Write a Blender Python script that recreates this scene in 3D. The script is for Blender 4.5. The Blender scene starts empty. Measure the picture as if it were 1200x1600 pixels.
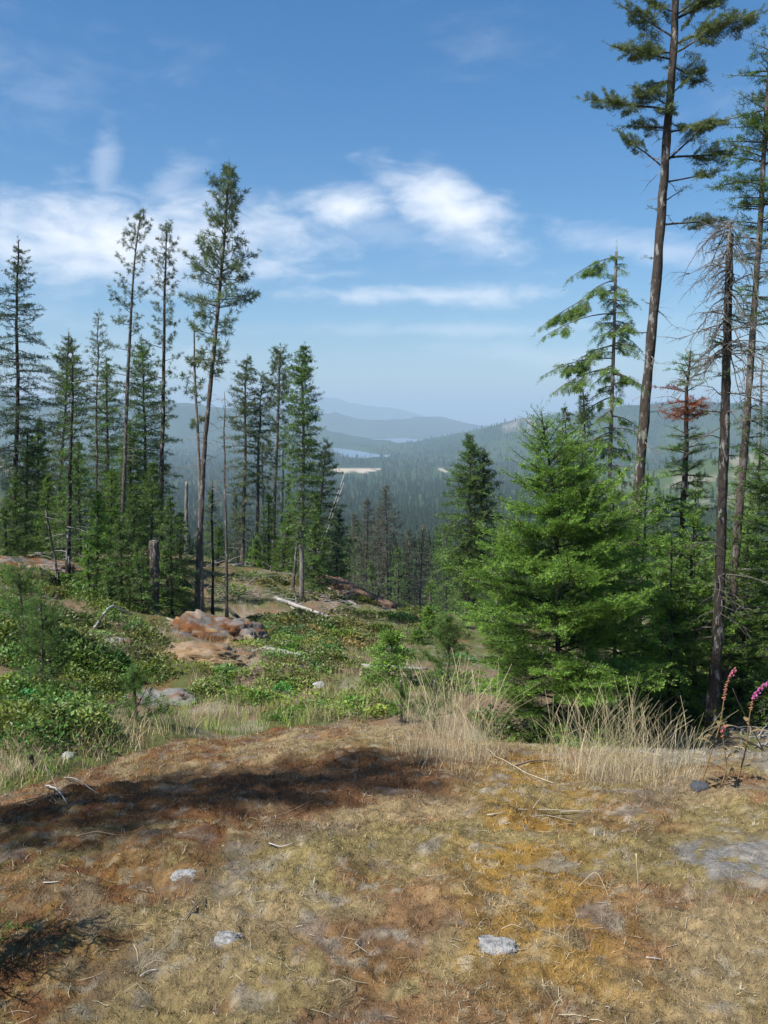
import bpy, math
import numpy as np

# ------------------------------------------------------------------ camera, sky, sun, exposure
SC = bpy.context.scene
PITCH = math.radians(5.7)
FPX = 1400.0                      # focal length in pixels of the 1200 x 1600 photograph
EYE = 1.6
cam_data = bpy.data.cameras.new('camera')
cam_data.sensor_fit = 'VERTICAL'
cam_data.sensor_height = 24.0
cam_data.lens = 24.0 * FPX / 1600.0
cam_data.clip_start = 0.05
cam_data.clip_end = 90000.0
cam = bpy.data.objects.new('camera', cam_data)
SC.collection.objects.link(cam)
cam.location = (0, 0, EYE)
cam.rotation_euler = (math.pi / 2 - PITCH, 0, 0)
SC.camera = cam

SUN_EL = math.radians(52)
SUN_H = np.array([-0.85, -0.53]); SUN_H /= np.linalg.norm(SUN_H)      # horizontal direction towards the sun
SUN_DIR = np.array([SUN_H[0] * math.cos(SUN_EL), SUN_H[1] * math.cos(SUN_EL), math.sin(SUN_EL)])
sun_data = bpy.data.lights.new('sun', 'SUN')
sun_data.energy = 5.0
sun_data.angle = math.radians(0.55)
sun_data.color = (1.0, 0.955, 0.89)
sun = bpy.data.objects.new('sun', sun_data)
SC.collection.objects.link(sun)
from mathutils import Vector
sun.rotation_euler = Vector(SUN_DIR).to_track_quat('Z', 'Y').to_euler()
sun.location = (-20, -12, 40)

world = bpy.data.worlds.new('World')
SC.world = world
world.use_nodes = True
WT = world.node_tree
WT.nodes.clear()


class NT:
    """tiny helper for node trees"""
    def __init__(s, tree): s.t = tree
    def n(s, kind, **kw):
        nd = s.t.nodes.new(kind)
        ins = kw.pop('ins', {})
        for k, v in kw.items(): setattr(nd, k, v)
        for k, v in ins.items():
            if hasattr(v, 'is_linked') or hasattr(v, 'links'): s.t.links.new(v, nd.inputs[k])
            else: nd.inputs[k].default_value = v
        return nd
    def m(s, op, a, b=None, c=None, clamp=False):
        nd = s.t.nodes.new('ShaderNodeMath'); nd.operation = op; nd.use_clamp = clamp
        for i, v in enumerate((a, b, c)):
            if v is None: continue
            if hasattr(v, 'links'): s.t.links.new(v, nd.inputs[i])
            else: nd.inputs[i].default_value = v
        return nd.outputs[0]
    def ramp(s, x, lo, hi):          # smoothstep
        nd = s.t.nodes.new('ShaderNodeMapRange'); nd.interpolation_type = 'SMOOTHSTEP'
        s.t.links.new(x, nd.inputs[0]); nd.inputs[1].default_value = lo; nd.inputs[2].default_value = hi
        return nd.outputs[0]
    def mix(s, fac, a, b, blend='MIX'):
        nd = s.t.nodes.new('ShaderNodeMix'); nd.data_type = 'RGBA'; nd.blend_type = blend
        for i, v in ((0, fac), (6, a), (7, b)):
            if hasattr(v, 'links'): s.t.links.new(v, nd.inputs[i])
            else: nd.inputs[i].default_value = v if i == 0 else (*v, 1) if len(v) == 3 else v
        return nd.outputs[2]


def ray(px, py):
    u = (px - 600) / FPX; v = (800 - py) / FPX
    return np.array([u, math.cos(PITCH) + v * math.sin(PITCH), -math.sin(PITCH) + v * math.cos(PITCH)])


def at(px, py, y):
    """point at forward distance y seen at photo pixel px, py"""
    d = ray(px, py)
    return np.array([0, 0, EYE]) + d * (y / d[1])


def azel(px, py):
    d = ray(px, py)
    return math.atan2(d[0], d[1]), math.atan2(d[2], math.hypot(d[0], d[1]))


w = NT(WT)
sky = w.n('ShaderNodeTexSky', sky_type='NISHITA', sun_disc=False, sun_elevation=SUN_EL,
          sun_rotation=math.atan2(SUN_H[0], SUN_H[1]), altitude=300.0, air_density=1.0, dust_density=1.0, ozone_density=3.0)
geo = w.n('ShaderNodeTexCoord')
sep = w.n('ShaderNodeSeparateXYZ', ins={0: geo.outputs['Generated']})
X, Y, Z = sep.outputs
AZ = w.m('ARCTAN2', X, Y)
EL = w.m('ARCSINE', Z)
cxy = w.n('ShaderNodeCombineXYZ', ins={0: w.m('MULTIPLY', AZ, 1.0), 1: w.m('MULTIPLY', EL, 2.4), 2: 0.0})
warp = w.n('ShaderNodeTexNoise', noise_dimensions='3D', ins={'Vector': cxy.outputs[0], 'Scale': 7.0, 'Detail': 3.0})
wv = w.n('ShaderNodeVectorMath', operation='MULTIPLY_ADD', ins={0: warp.outputs['Color'], 1: (0.09, 0.09, 0.0), 2: cxy.outputs[0]})
nA = w.n('ShaderNodeTexNoise', ins={'Vector': wv.outputs[0], 'Scale': 9.0, 'Detail': 8.0, 'Roughness': 0.55}).outputs['Fac']
nB = w.n('ShaderNodeTexNoise', ins={'Vector': wv.outputs[0], 'Scale': 22.0, 'Detail': 7.0, 'Roughness': 0.6}).outputs['Fac']
nC = w.n('ShaderNodeTexNoise', ins={'Vector': cxy.outputs[0], 'Scale': 3.1, 'Detail': 5.0, 'Roughness': 0.5}).outputs['Fac']
edge = w.m('ADD', w.m('MULTIPLY', w.m('SUBTRACT', nA, 0.5), 1.6), w.m('MULTIPLY', w.m('SUBTRACT', nB, 0.5), 1.6))
cover = None
# cloud banks: (centre px, centre py, half width px, half height px, tilt, amount, soft)
for ci_, (px, py, hw, hh, tilt, amt) in enumerate(((190, 378, 320, 72, -0.05, 1.0), (540, 322, 78, 36, 0.0, 1.0), (705, 328, 104, 56, 0.34, 1.0),
                                    (560, 350, 190, 40, 0.1, 0.22), (690, 461, 260, 15, 0.0, 0.6), (720, 515, 240, 12, 0.0, 0.32), (990, 385, 130, 22, 0.2, 0.4),
                                    (162, 272, 22, 66, -0.9, 0.30), (262, 290, 62, 34, -0.7, 0.32),
                                    (310, 570, 60, 26, 0.0, 0.6), (60, 615, 120, 22, 0.0, 0.5), (840, 556, 160, 16, 0.1, 0.25))):
    a0, e0 = azel(px, py)
    a1, _ = azel(px + hw, py); _, e1 = azel(px, py - hh)
    da = w.m('SUBTRACT', AZ, a0); de = w.m('SUBTRACT', EL, e0)
    de2 = w.m('ADD', de, w.m('MULTIPLY', da, tilt))
    qa = w.m('POWER', w.m('ABSOLUTE', w.m('DIVIDE', da, abs(a1 - a0))), 2.0)
    qe = w.m('POWER', w.m('ABSOLUTE', w.m('DIVIDE', de2, abs(e1 - e0))), 2.0)
    d = w.m('SUBTRACT', 1.0, w.m('SQRT', w.m('ADD', qa, qe)))
    f = w.m('MULTIPLY', w.ramp(w.m('ADD', w.m('MULTIPLY', d, 0.8), w.m('MULTIPLY', edge, 0.75 if ci_ in (0, 1, 2) else 1.15)), -0.4, 0.95), amt)
    cover = f if cover is None else w.m('MAXIMUM', cover, f)
# thin veil everywhere, stronger towards the horizon, so that the sky goes on alike outside the frame
veil = w.m('MULTIPLY', w.ramp(w.m('ADD', nC, w.m('MULTIPLY', w.m('SUBTRACT', nB, 0.5), 0.35)), 0.5, 0.85), w.m('MULTIPLY', w.ramp(EL, 0.75, 0.1), 0.28))
cover = w.m('MULTIPLY', w.m('MAXIMUM', cover, veil), w.ramp(EL, -0.02, 0.03))
sky_col = w.n('ShaderNodeHueSaturation', ins={'Saturation': 1.38, 'Value': 1.0, 'Color': sky.outputs[0]}).outputs[0]
cloud_col = w.mix(0.0, (8.6, 8.8, 9.2), (8.6, 8.8, 9.2))
mixed = w.mix(w.m('MULTIPLY', cover, 0.92), sky_col, cloud_col)
bg = w.n('ShaderNodeBackground', ins={'Color': mixed, 'Strength': 0.088})
wo = w.n('ShaderNodeOutputWorld', ins={'Surface': bg.outputs[0]})

SC.view_settings.view_transform = 'Standard'
SC.view_settings.look = 'None'
SC.view_settings.exposure = 0.66
SC.view_settings.gamma = 1.0
SC.view_settings.use_curve_mapping = False
SC.render.engine = 'CYCLES'
cy = SC.cycles
cy.max_bounces = 5; cy.diffuse_bounces = 2; cy.glossy_bounces = 2; cy.transmission_bounces = 3; cy.volume_bounces = 0; cy.transparent_max_bounces = 4
cy.use_denoising = True
cy.caustics_reflective = False; cy.caustics_refractive = False

# ------------------------------------------------------------------ numpy helpers
def hash2(ix, iy, seed):
    h = (ix.astype(np.int64) * 374761393 + iy.astype(np.int64) * 668265263 + seed * 974711) & 0xFFFFFFFF
    h = ((h ^ (h >> 13)) * 1274126177) & 0xFFFFFFFF
    return ((h ^ (h >> 16)) & 0xFFFF) / 65535.0

def vnoise(x, y, seed=0):
    x = np.asarray(x, float); y = np.asarray(y, float)
    ix = np.floor(x); iy = np.floor(y); fx = x - ix; fy = y - iy
    fx = fx * fx * fx * (fx * (fx * 6 - 15) + 10); fy = fy * fy * fy * (fy * (fy * 6 - 15) + 10)
    a = hash2(ix, iy, seed); b = hash2(ix + 1, iy, seed); c = hash2(ix, iy + 1, seed); d = hash2(ix + 1, iy + 1, seed)
    return (a + (b - a) * fx) + ((c + (d - c) * fx) - (a + (b - a) * fx)) * fy

def fbm(x, y, octs=4, seed=0, rough=0.5):
    t = 0; amp = 1; s = 0; x = np.asarray(x, float); y = np.asarray(y, float)
    for o in range(octs):
        t = t + amp * vnoise(x + 17.3 * o, y - 9.1 * o, seed + o); s += amp; amp *= rough
        x, y = 1.94 * x * 0.8 - 1.94 * y * 0.6, 1.94 * x * 0.6 + 1.94 * y * 0.8
    return t / s

def sstep(x, a, b):
    t = np.clip((np.asarray(x, float) - a) / (b - a), 0, 1)
    return t * t * (3 - 2 * t)

def unit(v): return v / np.maximum(np.linalg.norm(v, axis=-1, keepdims=True), 1e-9)

C = SC.collection

def raw_mesh(name, V, F, mat=None, smooth=False, col=None):
    V = np.asarray(V, np.float32); F = np.asarray(F, np.int32)
    me = bpy.data.meshes.new(name)
    k = F.shape[1]
    me.vertices.add(len(V)); me.vertices.foreach_set('co', V.ravel())
    me.loops.add(F.size); me.loops.foreach_set('vertex_index', F.ravel())
    me.polygons.add(len(F)); me.polygons.foreach_set('loop_start', np.arange(0, F.size, k, dtype=np.int32))
    me.polygons.foreach_set('loop_total', np.full(len(F), k, np.int32))
    if smooth: me.polygons.foreach_set('use_smooth', np.ones(len(F), bool))
    if col is not None:
        a = me.color_attributes.new('Col', 'FLOAT_COLOR', 'POINT')
        c4 = np.ones((len(V), 4), np.float32); c4[:, :3] = col
        a.data.foreach_set('color', c4.ravel())
    me.update(calc_edges=True)
    if mat: me.materials.append(mat)
    return me

class Soup:
    """collects triangles of one mesh"""
    def __init__(s): s.V = []; s.F = []; s.C = []; s.n = 0
    def add(s, V, F, col):
        V = np.asarray(V, float); F = np.asarray(F, int)
        if len(V) == 0: return
        if F.shape[1] == 4: F = np.concatenate([F[:, [0, 1, 2]], F[:, [0, 2, 3]]])
        s.V.append(V); s.F.append(F + s.n); s.n += len(V)
        c = np.asarray(col, float)
        s.C.append(np.broadcast_to(c, (len(V), 3)) if c.ndim == 1 else c)
    def tris(s, T, col):
        """T (n,3,3) loose triangles, col (3,) or (n,3)"""
        n = len(T)
        if n == 0: return
        c = np.asarray(col, float)
        if c.ndim == 2: c = np.repeat(c, 3, axis=0)
        s.add(T.reshape(-1, 3), np.arange(3 * n).reshape(n, 3), c)
    def mesh(s, name, mat, smooth=False):
        return raw_mesh(name, np.concatenate(s.V), np.concatenate(s.F), mat, smooth, np.concatenate(s.C))
    def __bool__(s): return s.n > 0

def tube(P, R, sides=6, cap=True, rough=None, rng=None):
    P = np.asarray(P, float); R = np.asarray(R, float); n = len(P)
    T = unit(np.gradient(P, axis=0))
    ref = np.array([0, 0, 1.0]) if abs(T[:, 2]).mean() < 0.7 else np.array([1.0, 0, 0])
    A = unit(np.cross(T, ref)); B = np.cross(T, A)
    th = np.arange(sides) / sides * 2 * math.pi
    rr = np.repeat(R[:, None], sides, 1)
    if rough is not None: rr = rr * (1 + rough * (rng.random((n, sides)) - 0.5) * 2)
    V = P[:, None] + (A[:, None] * np.cos(th)[None, :, None] + B[:, None] * np.sin(th)[None, :, None]) * rr[..., None]
    V = V.reshape(-1, 3)
    i = np.arange(n - 1)[:, None] * sides; j = np.arange(sides)[None]; j2 = (j + 1) % sides
    F = np.stack([i + j, i + j2, i + sides + j2, i + sides + j], -1).reshape(-1, 4)
    F = np.concatenate([F[:, [0, 1, 2]], F[:, [0, 2, 3]]])
    if cap:
        V = np.concatenate([V, P[:1], P[-1:]]); a = n * sides; o = (n - 1) * sides
        jj = np.arange(sides); j2 = (jj + 1) % sides
        F = np.concatenate([F, np.stack([np.full(sides, a), j2, jj], -1), np.stack([np.full(sides, a + 1), o + jj, o + j2], -1)])
    return V, F

def obj(name, me, parent=None, loc=None):
    o = bpy.data.objects.new(name, me); C.objects.link(o)
    if parent: o.parent = parent
    if loc is not None: o.location = [float(v) for v in loc]
    return o

def tag(o, label, cat, group=None):
    o['label'] = label; o['category'] = cat
    if group: o['group'] = group
    return o

def root(name, label, cat, loc, group=None, rz=0.0, s=1.0):
    o = obj(name, None, None, loc); o.rotation_euler[2] = rz; o.scale = (s, s, s)
    o.empty_display_size = 0.2
    return tag(o, label, cat, group)

def copy_thing(src, label, loc, rz, s, group=None):
    r = src.copy(); C.objects.link(r); r.location = [float(v) for v in loc]; r.rotation_euler = (0, 0, rz); r.scale = (s, s, s)
    r['label'] = label
    if group: r['group'] = group
    for ch in src.children:
        c = ch.copy(); C.objects.link(c); c.parent = r
    return r

# ------------------------------------------------------------------ materials
def new_mat(name):
    m = bpy.data.materials.new(name); m.use_nodes = True; m.node_tree.nodes.clear()
    return m, NT(m.node_tree)

def col_mat(name, rough=0.8, nscale=8.0, namp=0.35, bscale=30.0, bump=0.3, bdist=0.02, translucent=0.0, spec=0.25, fine=None, stretch=None, second=None):
    """surface colour from the Col attribute, broken up by noise"""
    m, t = new_mat(name)
    a = t.n('ShaderNodeVertexColor', layer_name='Col')
    tc = t.n('ShaderNodeTexCoord')
    vec = tc.outputs['Object']
    if stretch:
        vec = t.n('ShaderNodeMapping', ins={'Vector': vec, 'Scale': stretch}).outputs[0]
    n1 = t.n('ShaderNodeTexNoise', ins={'Vector': vec, 'Scale': nscale, 'Detail': 6.0, 'Roughness': 0.65}).outputs['Fac']
    val = t.m('ADD', 1.0 - namp, t.m('MULTIPLY', n1, 2 * namp))
    c = t.mix(1.0, a.outputs[0], t.n('ShaderNodeCombineColor', ins={0: val, 1: val, 2: val}).outputs[0], 'MULTIPLY')
    if fine:
        n3 = t.n('ShaderNodeTexNoise', ins={'Vector': vec, 'Scale': fine[0], 'Detail': 3.0, 'Roughness': 0.7}).outputs['Fac']
        v3 = t.m('ADD', 1.0 - fine[1], t.m('MULTIPLY', n3, 2 * fine[1]))
        c = t.mix(1.0, c, t.n('ShaderNodeCombineColor', ins={0: v3, 1: v3, 2: v3}).outputs[0], 'MULTIPLY')
    if second:
        col2, sc2, lo, hi = second
        n4 = t.n('ShaderNodeTexNoise', ins={'Vector': vec, 'Scale': sc2, 'Detail': 5.0, 'Roughness': 0.6}).outputs['Fac']
        c = t.mix(t.ramp(n4, lo, hi), c, col2)
    b = t.n('ShaderNodeBsdfPrincipled', ins={'Base Color': c, 'Roughness': rough, 'Specular IOR Level': spec})
    if bump:
        n2 = t.n('ShaderNodeTexNoise', ins={'Vector': vec, 'Scale': bscale, 'Detail': 8.0, 'Roughness': 0.7}).outputs['Fac']
        bp = t.n('ShaderNodeBump', ins={'Height': n2, 'Strength': bump, 'Distance': bdist})
        t.t.links.new(bp.outputs[0], b.inputs['Normal'])
    out = b.outputs[0]
    if translucent:
        tr = t.n('ShaderNodeBsdfTranslucent', ins={'Color': c})
        out = t.n('ShaderNodeMixShader', ins={0: translucent, 1: out, 2: tr.outputs[0]}).outputs[0]
    t.n('ShaderNodeOutputMaterial', ins={'Surface': out})
    return m

M_NEEDLE = col_mat('needles', rough=0.55, nscale=1.3, namp=0.18, bump=0, translucent=0.36, spec=0.3)
M_LEAF = col_mat('leaves', rough=0.45, nscale=2.0, namp=0.2, bump=0, translucent=0.35, spec=0.4)
M_BARK = col_mat('bark', rough=0.92, nscale=14.0, namp=0.65, bscale=24.0, bump=1.0, bdist=0.06, spec=0.08, stretch=(1, 1, 0.35), second=((0.30, 0.29, 0.265), 11.0, 0.54, 0.64))
M_DEAD = col_mat('weathered_wood', rough=0.85, nscale=14.0, namp=0.35, bscale=60.0, bump=0.5, bdist=0.006, spec=0.15)
M_MOSS = col_mat('mossy_rock', rough=0.95, nscale=9.0, namp=0.28, bscale=55.0, bump=0.9, bdist=0.03, spec=0.08, fine=(120.0, 0.42))
M_FUZZ = col_mat('moss_fuzz', rough=0.9, nscale=6.0, namp=0.2, bump=0, translucent=0.2, spec=0.1)
M_SOIL = col_mat('hillside_ground', rough=0.95, nscale=2.2, namp=0.4, bscale=9.0, bump=0.9, bdist=0.12, spec=0.08, fine=(22.0, 0.4))
M_FAR = col_mat('forested_land', rough=0.95, nscale=0.012, namp=0.35, bscale=0.05, bump=0.8, bdist=14.0, spec=0.05, fine=(0.06, 0.5))
M_ROCK = col_mat('lichened_rock', rough=0.9, nscale=4.0, namp=0.4, bscale=16.0, bump=0.9, bdist=0.06, spec=0.12, fine=(45.0, 0.35))
M_STRAW = col_mat('dry_grass', rough=0.7, nscale=5.0, namp=0.15, bump=0, translucent=0.25, spec=0.2)
M_PETAL = col_mat('petals', rough=0.5, nscale=40.0, namp=0.15, bump=0, translucent=0.25, spec=0.3)
M_WOODFAR = col_mat('far_needles', rough=0.8, nscale=0.5, namp=0.3, bump=0, spec=0.1)

mw, t = new_mat('lake_water')
wn = t.n('ShaderNodeTexNoise', ins={'Vector': t.n('ShaderNodeTexCoord').outputs['Object'], 'Scale': 0.08, 'Detail': 4.0})
wb = t.n('ShaderNodeBump', ins={'Height': wn.outputs['Fac'], 'Strength': 0.15, 'Distance': 1.0})
pb = t.n('ShaderNodeBsdfPrincipled', ins={'Base Color': (0.10, 0.15, 0.2, 1), 'Roughness': 0.25, 'IOR': 1.33, 'Normal': wb.outputs[0]})
t.n('ShaderNodeOutputMaterial', ins={'Surface': pb.outputs[0]})
M_WATER = mw

# ------------------------------------------------------------------ the lie of the land
# foreground rock: parabola falling away from the viewer, its fall varying across
KX = np.array([-9, -4, -2.6, -2.1, -1.65, -1.3, -0.75, -0.2, 0.3, 0.9, 1.6, 2.8, 6, 9])
KK = np.array([.075, .07, .060, .050, .0375, .0348, .0322, .0300, .0318, .0372, .0385, .0395, .05, .06])

def rock_z(x, y):
    k = np.interp(x, KX, KK)
    z = -k * np.maximum(0, y - 1.8) ** 2
    z = z - 0.10 * np.maximum(0, -x - 2.6) ** 2 - 0.08 * np.maximum(0, x - 3.4) ** 2 - 0.03 * np.maximum(0, -y - 3) ** 2
    n = (fbm(x * 0.9, y * 0.9, 3, 5) - 0.5) * 0.16 + (fbm(x * 3.3, y * 3.3, 4, 9) - 0.5) * 0.09 + (fbm(x * 14, y * 14, 3, 12) - 0.5) * 0.025
    cush = 1 - np.abs(2 * fbm(x * 7.5 + 3, y * 7.5, 3, 16) - 1)
    n = n + (cush - .7) * 0.035 + (fbm(x * 42, y * 42, 2, 18) - 0.5) * 0.012
    return z + n

CTRL = [at(*p) for p in (
    (560, 1080, 15), (500, 1030, 19), (450, 960, 28), (480, 942, 31), (560, 930, 36), (640, 965, 38), (400, 1090, 13), (470, 1110, 12), (600, 1050, 18),
    (60, 1120, 10), (60, 1000, 16), (60, 900, 26), (20, 865, 34), (105, 930, 26), (190, 855, 35), (305, 975, 26), (340, 1000, 22), (230, 1085, 14), (250, 962, 25),
    (300, 1130, 11), (380, 888, 40), (430, 893, 39), (150, 1165, 8.6), (20, 1190, 7.6),
    (700, 1085, 14), (872, 1165, 12), (985, 1035, 19), (1120, 1140, 12.5), (1190, 1085, 17), (1050, 1000, 25), (760, 1000, 27), (820, 962, 40), (1180, 980, 35), (780, 1120, 12.5))]
CTRL += [np.array(p, float) for p in ((0, 4, -2.6), (-4, 5, -2.5), (4, 5, -2.8), (0, 9, -2.55), (0, -6, -2.2), (-8, -8, -2), (8, -8, -2.5), (-7, 2, -2.3), (8, 4, -3),
                                      (-14, 10, -2.4), (-30, 15, -1.5), (30, 15, -5), (-30, 45, -5), (30, 50, -10), (0, 62, -14.5), (-20, 62, -11), (20, 62, -14.5), (0, -40, 1), (-40, -30, 2), (40, -30, -3),
                                      (-60, 20, 0), (60, 20, -8), (-50, 60, -10), (50, 60, -15))]
CTRL = np.array(CTRL)

def tps_fit(P):
    n = len(P); d2 = ((P[:, None, :2] - P[None, :, :2]) ** 2).sum(-1)
    K = np.where(d2 > 0, 0.5 * d2 * np.log(np.maximum(d2, 1e-12)), 0) + np.eye(n) * 1.5
    Q = np.c_[np.ones(n), P[:, :2]]
    A = np.block([[K, Q], [Q.T, np.zeros((3, 3))]])
    return np.linalg.solve(A, np.r_[P[:, 2], 0, 0, 0])
TPS = tps_fit(CTRL)

def mid_z(x, y):
    x = np.asarray(x, float); y = np.asarray(y, float); z = TPS[-3] + TPS[-2] * x + TPS[-1] * y
    for (cx, cyy, _), wgt in zip(CTRL, TPS[:-3]):
        d2 = (x - cx) ** 2 + (y - cyy) ** 2
        z = z + wgt * 0.5 * d2 * np.log(np.maximum(d2, 1e-12))
    return z + (fbm(x * 0.35, y * 0.35, 4, 21) - 0.5) * 0.5 + (fbm(x * 1.7, y * 1.7, 3, 25) - 0.5) * 0.22

FLOOR = -180.0
PR = np.array([30, 60, 100, 200, 400, 800, 1500, 2500, 60000.0]); PZ = np.array([-6, -13, -24, -47, -86, -127, -163, -180, -180.0])

def hill(x, y, cx, cy, sx, sy, h, rot=0.0, p=2.0):
    c, s = math.cos(rot), math.sin(rot)
    dx = (x - cx) * c + (y - cy) * s; dy = -(x - cx) * s + (y - cy) * c
    return h * np.exp(-(np.abs(dx / sx) ** p + np.abs(dy / sy) ** 2))

def lake_mask(x, y):
    """signed: >0 inside water"""
    nz = (fbm(x / 260, y / 420, 3, 61) - 0.5)
    # winding near lake along a polyline, rounder far lake
    ys = np.array([4650, 4950, 5400, 6000, 6600, 6900]); xs = np.array([-60, -95, -170, -260, -400, -520]); wd = np.array([20, 130, 95, 70, 60, 20])
    a = np.where((y > 4600) & (y < 6950), np.interp(y, ys, wd) - np.abs(x - np.interp(y, ys, xs)) + nz * 130, -400)
    b = (1 - np.sqrt(((x - 130) / 300) ** 2 + ((y - 8900) / 1700) ** 2)) * 300 + nz * 220
    return np.maximum(a, b)

def valley_z(x, y):
    r = np.hypot(x, y); az = np.arctan2(x, y)
    front = np.interp(r, PR, PZ)
    back = -4 - 0.03 * np.minimum(r, 2000)
    fa = 1 - sstep(np.abs(az), math.radians(62), math.radians(120))
    z = back + (front - back) * fa
    # hills (metres)
    far = fbm(x / 900, y / 900, 5, 31) - 0.5; fin = fbm(x / 160, y / 160, 4, 41) - 0.5
    hs = hill(x, y, 1500, 5600, 980, 1100, 205, 0, 4) + hill(x, y, 2900, 5000, 1200, 1400, 190)        # plateau with a cliff
    hs = hs + hill(x, y, 760, 5300, 150, 300, 62, 0, 4)
    hs = hs + hill(x, y, 780, 1500, 420, 520, 112) + hill(x, y, 1500, 1700, 500, 700, 120)               # cut-over slope
    hs = hs + hill(x, y, -650, 1150, 190, 420, 125) + hill(x, y, -1200, 1500, 420, 600, 150)             # bare slope
    hs = hs + hill(x, y, -3600, 8200, 1500, 1200, 400) + hill(x, y, -1900, 8000, 1100, 1000, 215) + hill(x, y, -1050, 7600, 620, 700, 150)
    hs = hs + hill(x, y, -230, 12300, 800, 900, 165) + hill(x, y, 480, 13300, 620, 900, 190) + hill(x, y, -1300, 12300, 900, 900, 230) + hill(x, y, 1400, 12800, 800, 900, 110)
    hs = hs + hill(x, y, -1500, 21500, 1250, 1400, 690) + hill(x, y, 300, 21500, 1000, 1300, 420) + hill(x, y, -4500, 21500, 2600, 1500, 560) + hill(x, y, 1500, 21000, 900, 1300, 130)
    hs = hs + hill(x, y, 6000, 16000, 4000, 2500, 230)
    hs = hs + hill(x, y, -330, 4450, 130, 200, 16) + hill(x, y, 330, 6300, 300, 600, 34) + hill(x, y, -30, 7000, 200, 300, 18)
    z = z + hs * (1 + 0.55 * far * sstep(hs, 10, 80))
    amp = np.interp(r, [40, 150, 800, 3000, 12000], [0.5, 4, 12, 14, 60])
    z = z + np.maximum(fin * amp * 1.2, -4) + np.abs(far) * amp * 1.2 * (fa)
    z = np.where(r > 2600, np.maximum(z, FLOOR + 1), z)
    lm = lake_mask(x, y)
    return np.where(lm > -60, z + (FLOOR - 9 - z) * sstep(lm, -35, 25), z)

def ground(x, y):
    x = np.asarray(x, float); y = np.asarray(y, float); r = np.hypot(x, y)
    a = rock_z(x, y); b = mid_z(np.clip(x, -70, 70), np.clip(y, -60, 70))
    near = np.maximum(a, b) - 0.13 * np.exp(-((a - b) / 0.16) ** 2)
    wv_ = sstep(r, 44, 75)
    out = near
    if np.any(wv_ > 0): out = near + (valley_z(x, y) - near) * wv_
    return out

def gz(x, y): return float(ground(np.array([x]), np.array([y]))[0])

def hit(px, py, lo=1.5, hi=70):
    """where the line of sight through photo pixels meets the ground (arrays)"""
    px = np.atleast_1d(np.asarray(px, float)); py = np.atleast_1d(np.asarray(py, float))
    u = (px - 600) / FPX; v = (800 - py) / FPX
    dy = math.cos(PITCH) + v * math.sin(PITCH); dz = -math.sin(PITCH) + v * math.cos(PITCH)
    ys = np.geomspace(lo, hi, 260)
    done = np.full(len(px), np.nan)
    xx = (u / dy)[:, None] * ys; zz = EYE + (dz / dy)[:, None] * ys
    below = ground(xx.ravel(), np.tile(ys, len(px))).reshape(xx.shape) > zz
    first = np.argmax(below, 1); ok = below.any(1)
    if not ok.all():                                   # grazing miss: the nearest approach instead
        gap = zz - ground(xx.ravel(), np.tile(ys, len(px))).reshape(xx.shape)
        gap[:, ys < 8] = 1e9
        first = np.where(ok, first, np.argmin(gap / ys, 1))
    y = ys[first]
    x = u / dy * y
    return x, y, ok

def sheet(name, az, r, mat, colf, sink_in=0.0, sink_out=0.0, center=False):
    A, R = np.meshgrid(az, r); x = (R * np.sin(A)).ravel(); y = (R * np.cos(A)).ravel()
    z = ground(x, y); nr, na = A.shape
    if sink_in: z[:na] -= sink_in
    if sink_out: z[-na:] -= sink_out
    i = np.arange(nr - 1)[:, None] * na; j = np.arange(na)[None]; j2 = (j + 1) % na
    F = np.stack([i + j, i + j2, i + na + j2, i + na + j], -1).reshape(-1, 4)
    V = np.c_[x, y, z]; col = colf(x, y, z)
    if center:
        V = np.r_[V, [[0, 0, gz(0, 0)]]]; col = np.r_[col, col[:1]]
        k = len(V) - 1; jj = np.arange(na); F = np.r_[F, np.stack([jj, (jj + 1) % na, np.full(na, k), np.full(na, k)], -1)]
        tri = np.concatenate([F[:-na][:, [0, 1, 2]], F[:-na][:, [0, 2, 3]], F[-na:][:, :3]])
        F = tri
    me = raw_mesh(name, V, F[:, ::-1], mat, True, col)
    o = obj(name, me); o['kind'] = 'structure'
    return o

def lerp(a, b, t): return a + (np.asarray(b) - a) * np.asarray(t)[..., None]

TAN = np.array([.350, .262, .138]); OLIVE = np.array([.285, .222, .095]); RUST = np.array([.195, .085, .036]); ORANGE = np.array([.30, .185, .055])
GREY = np.array([.29, .275, .25]); DULL = np.array([.215, .165, .112]); PALE = np.array([.42, .37, .27]); GREEN = np.array([.115, .125, .045]); DIRT = np.array([.205, .152, .10])

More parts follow.
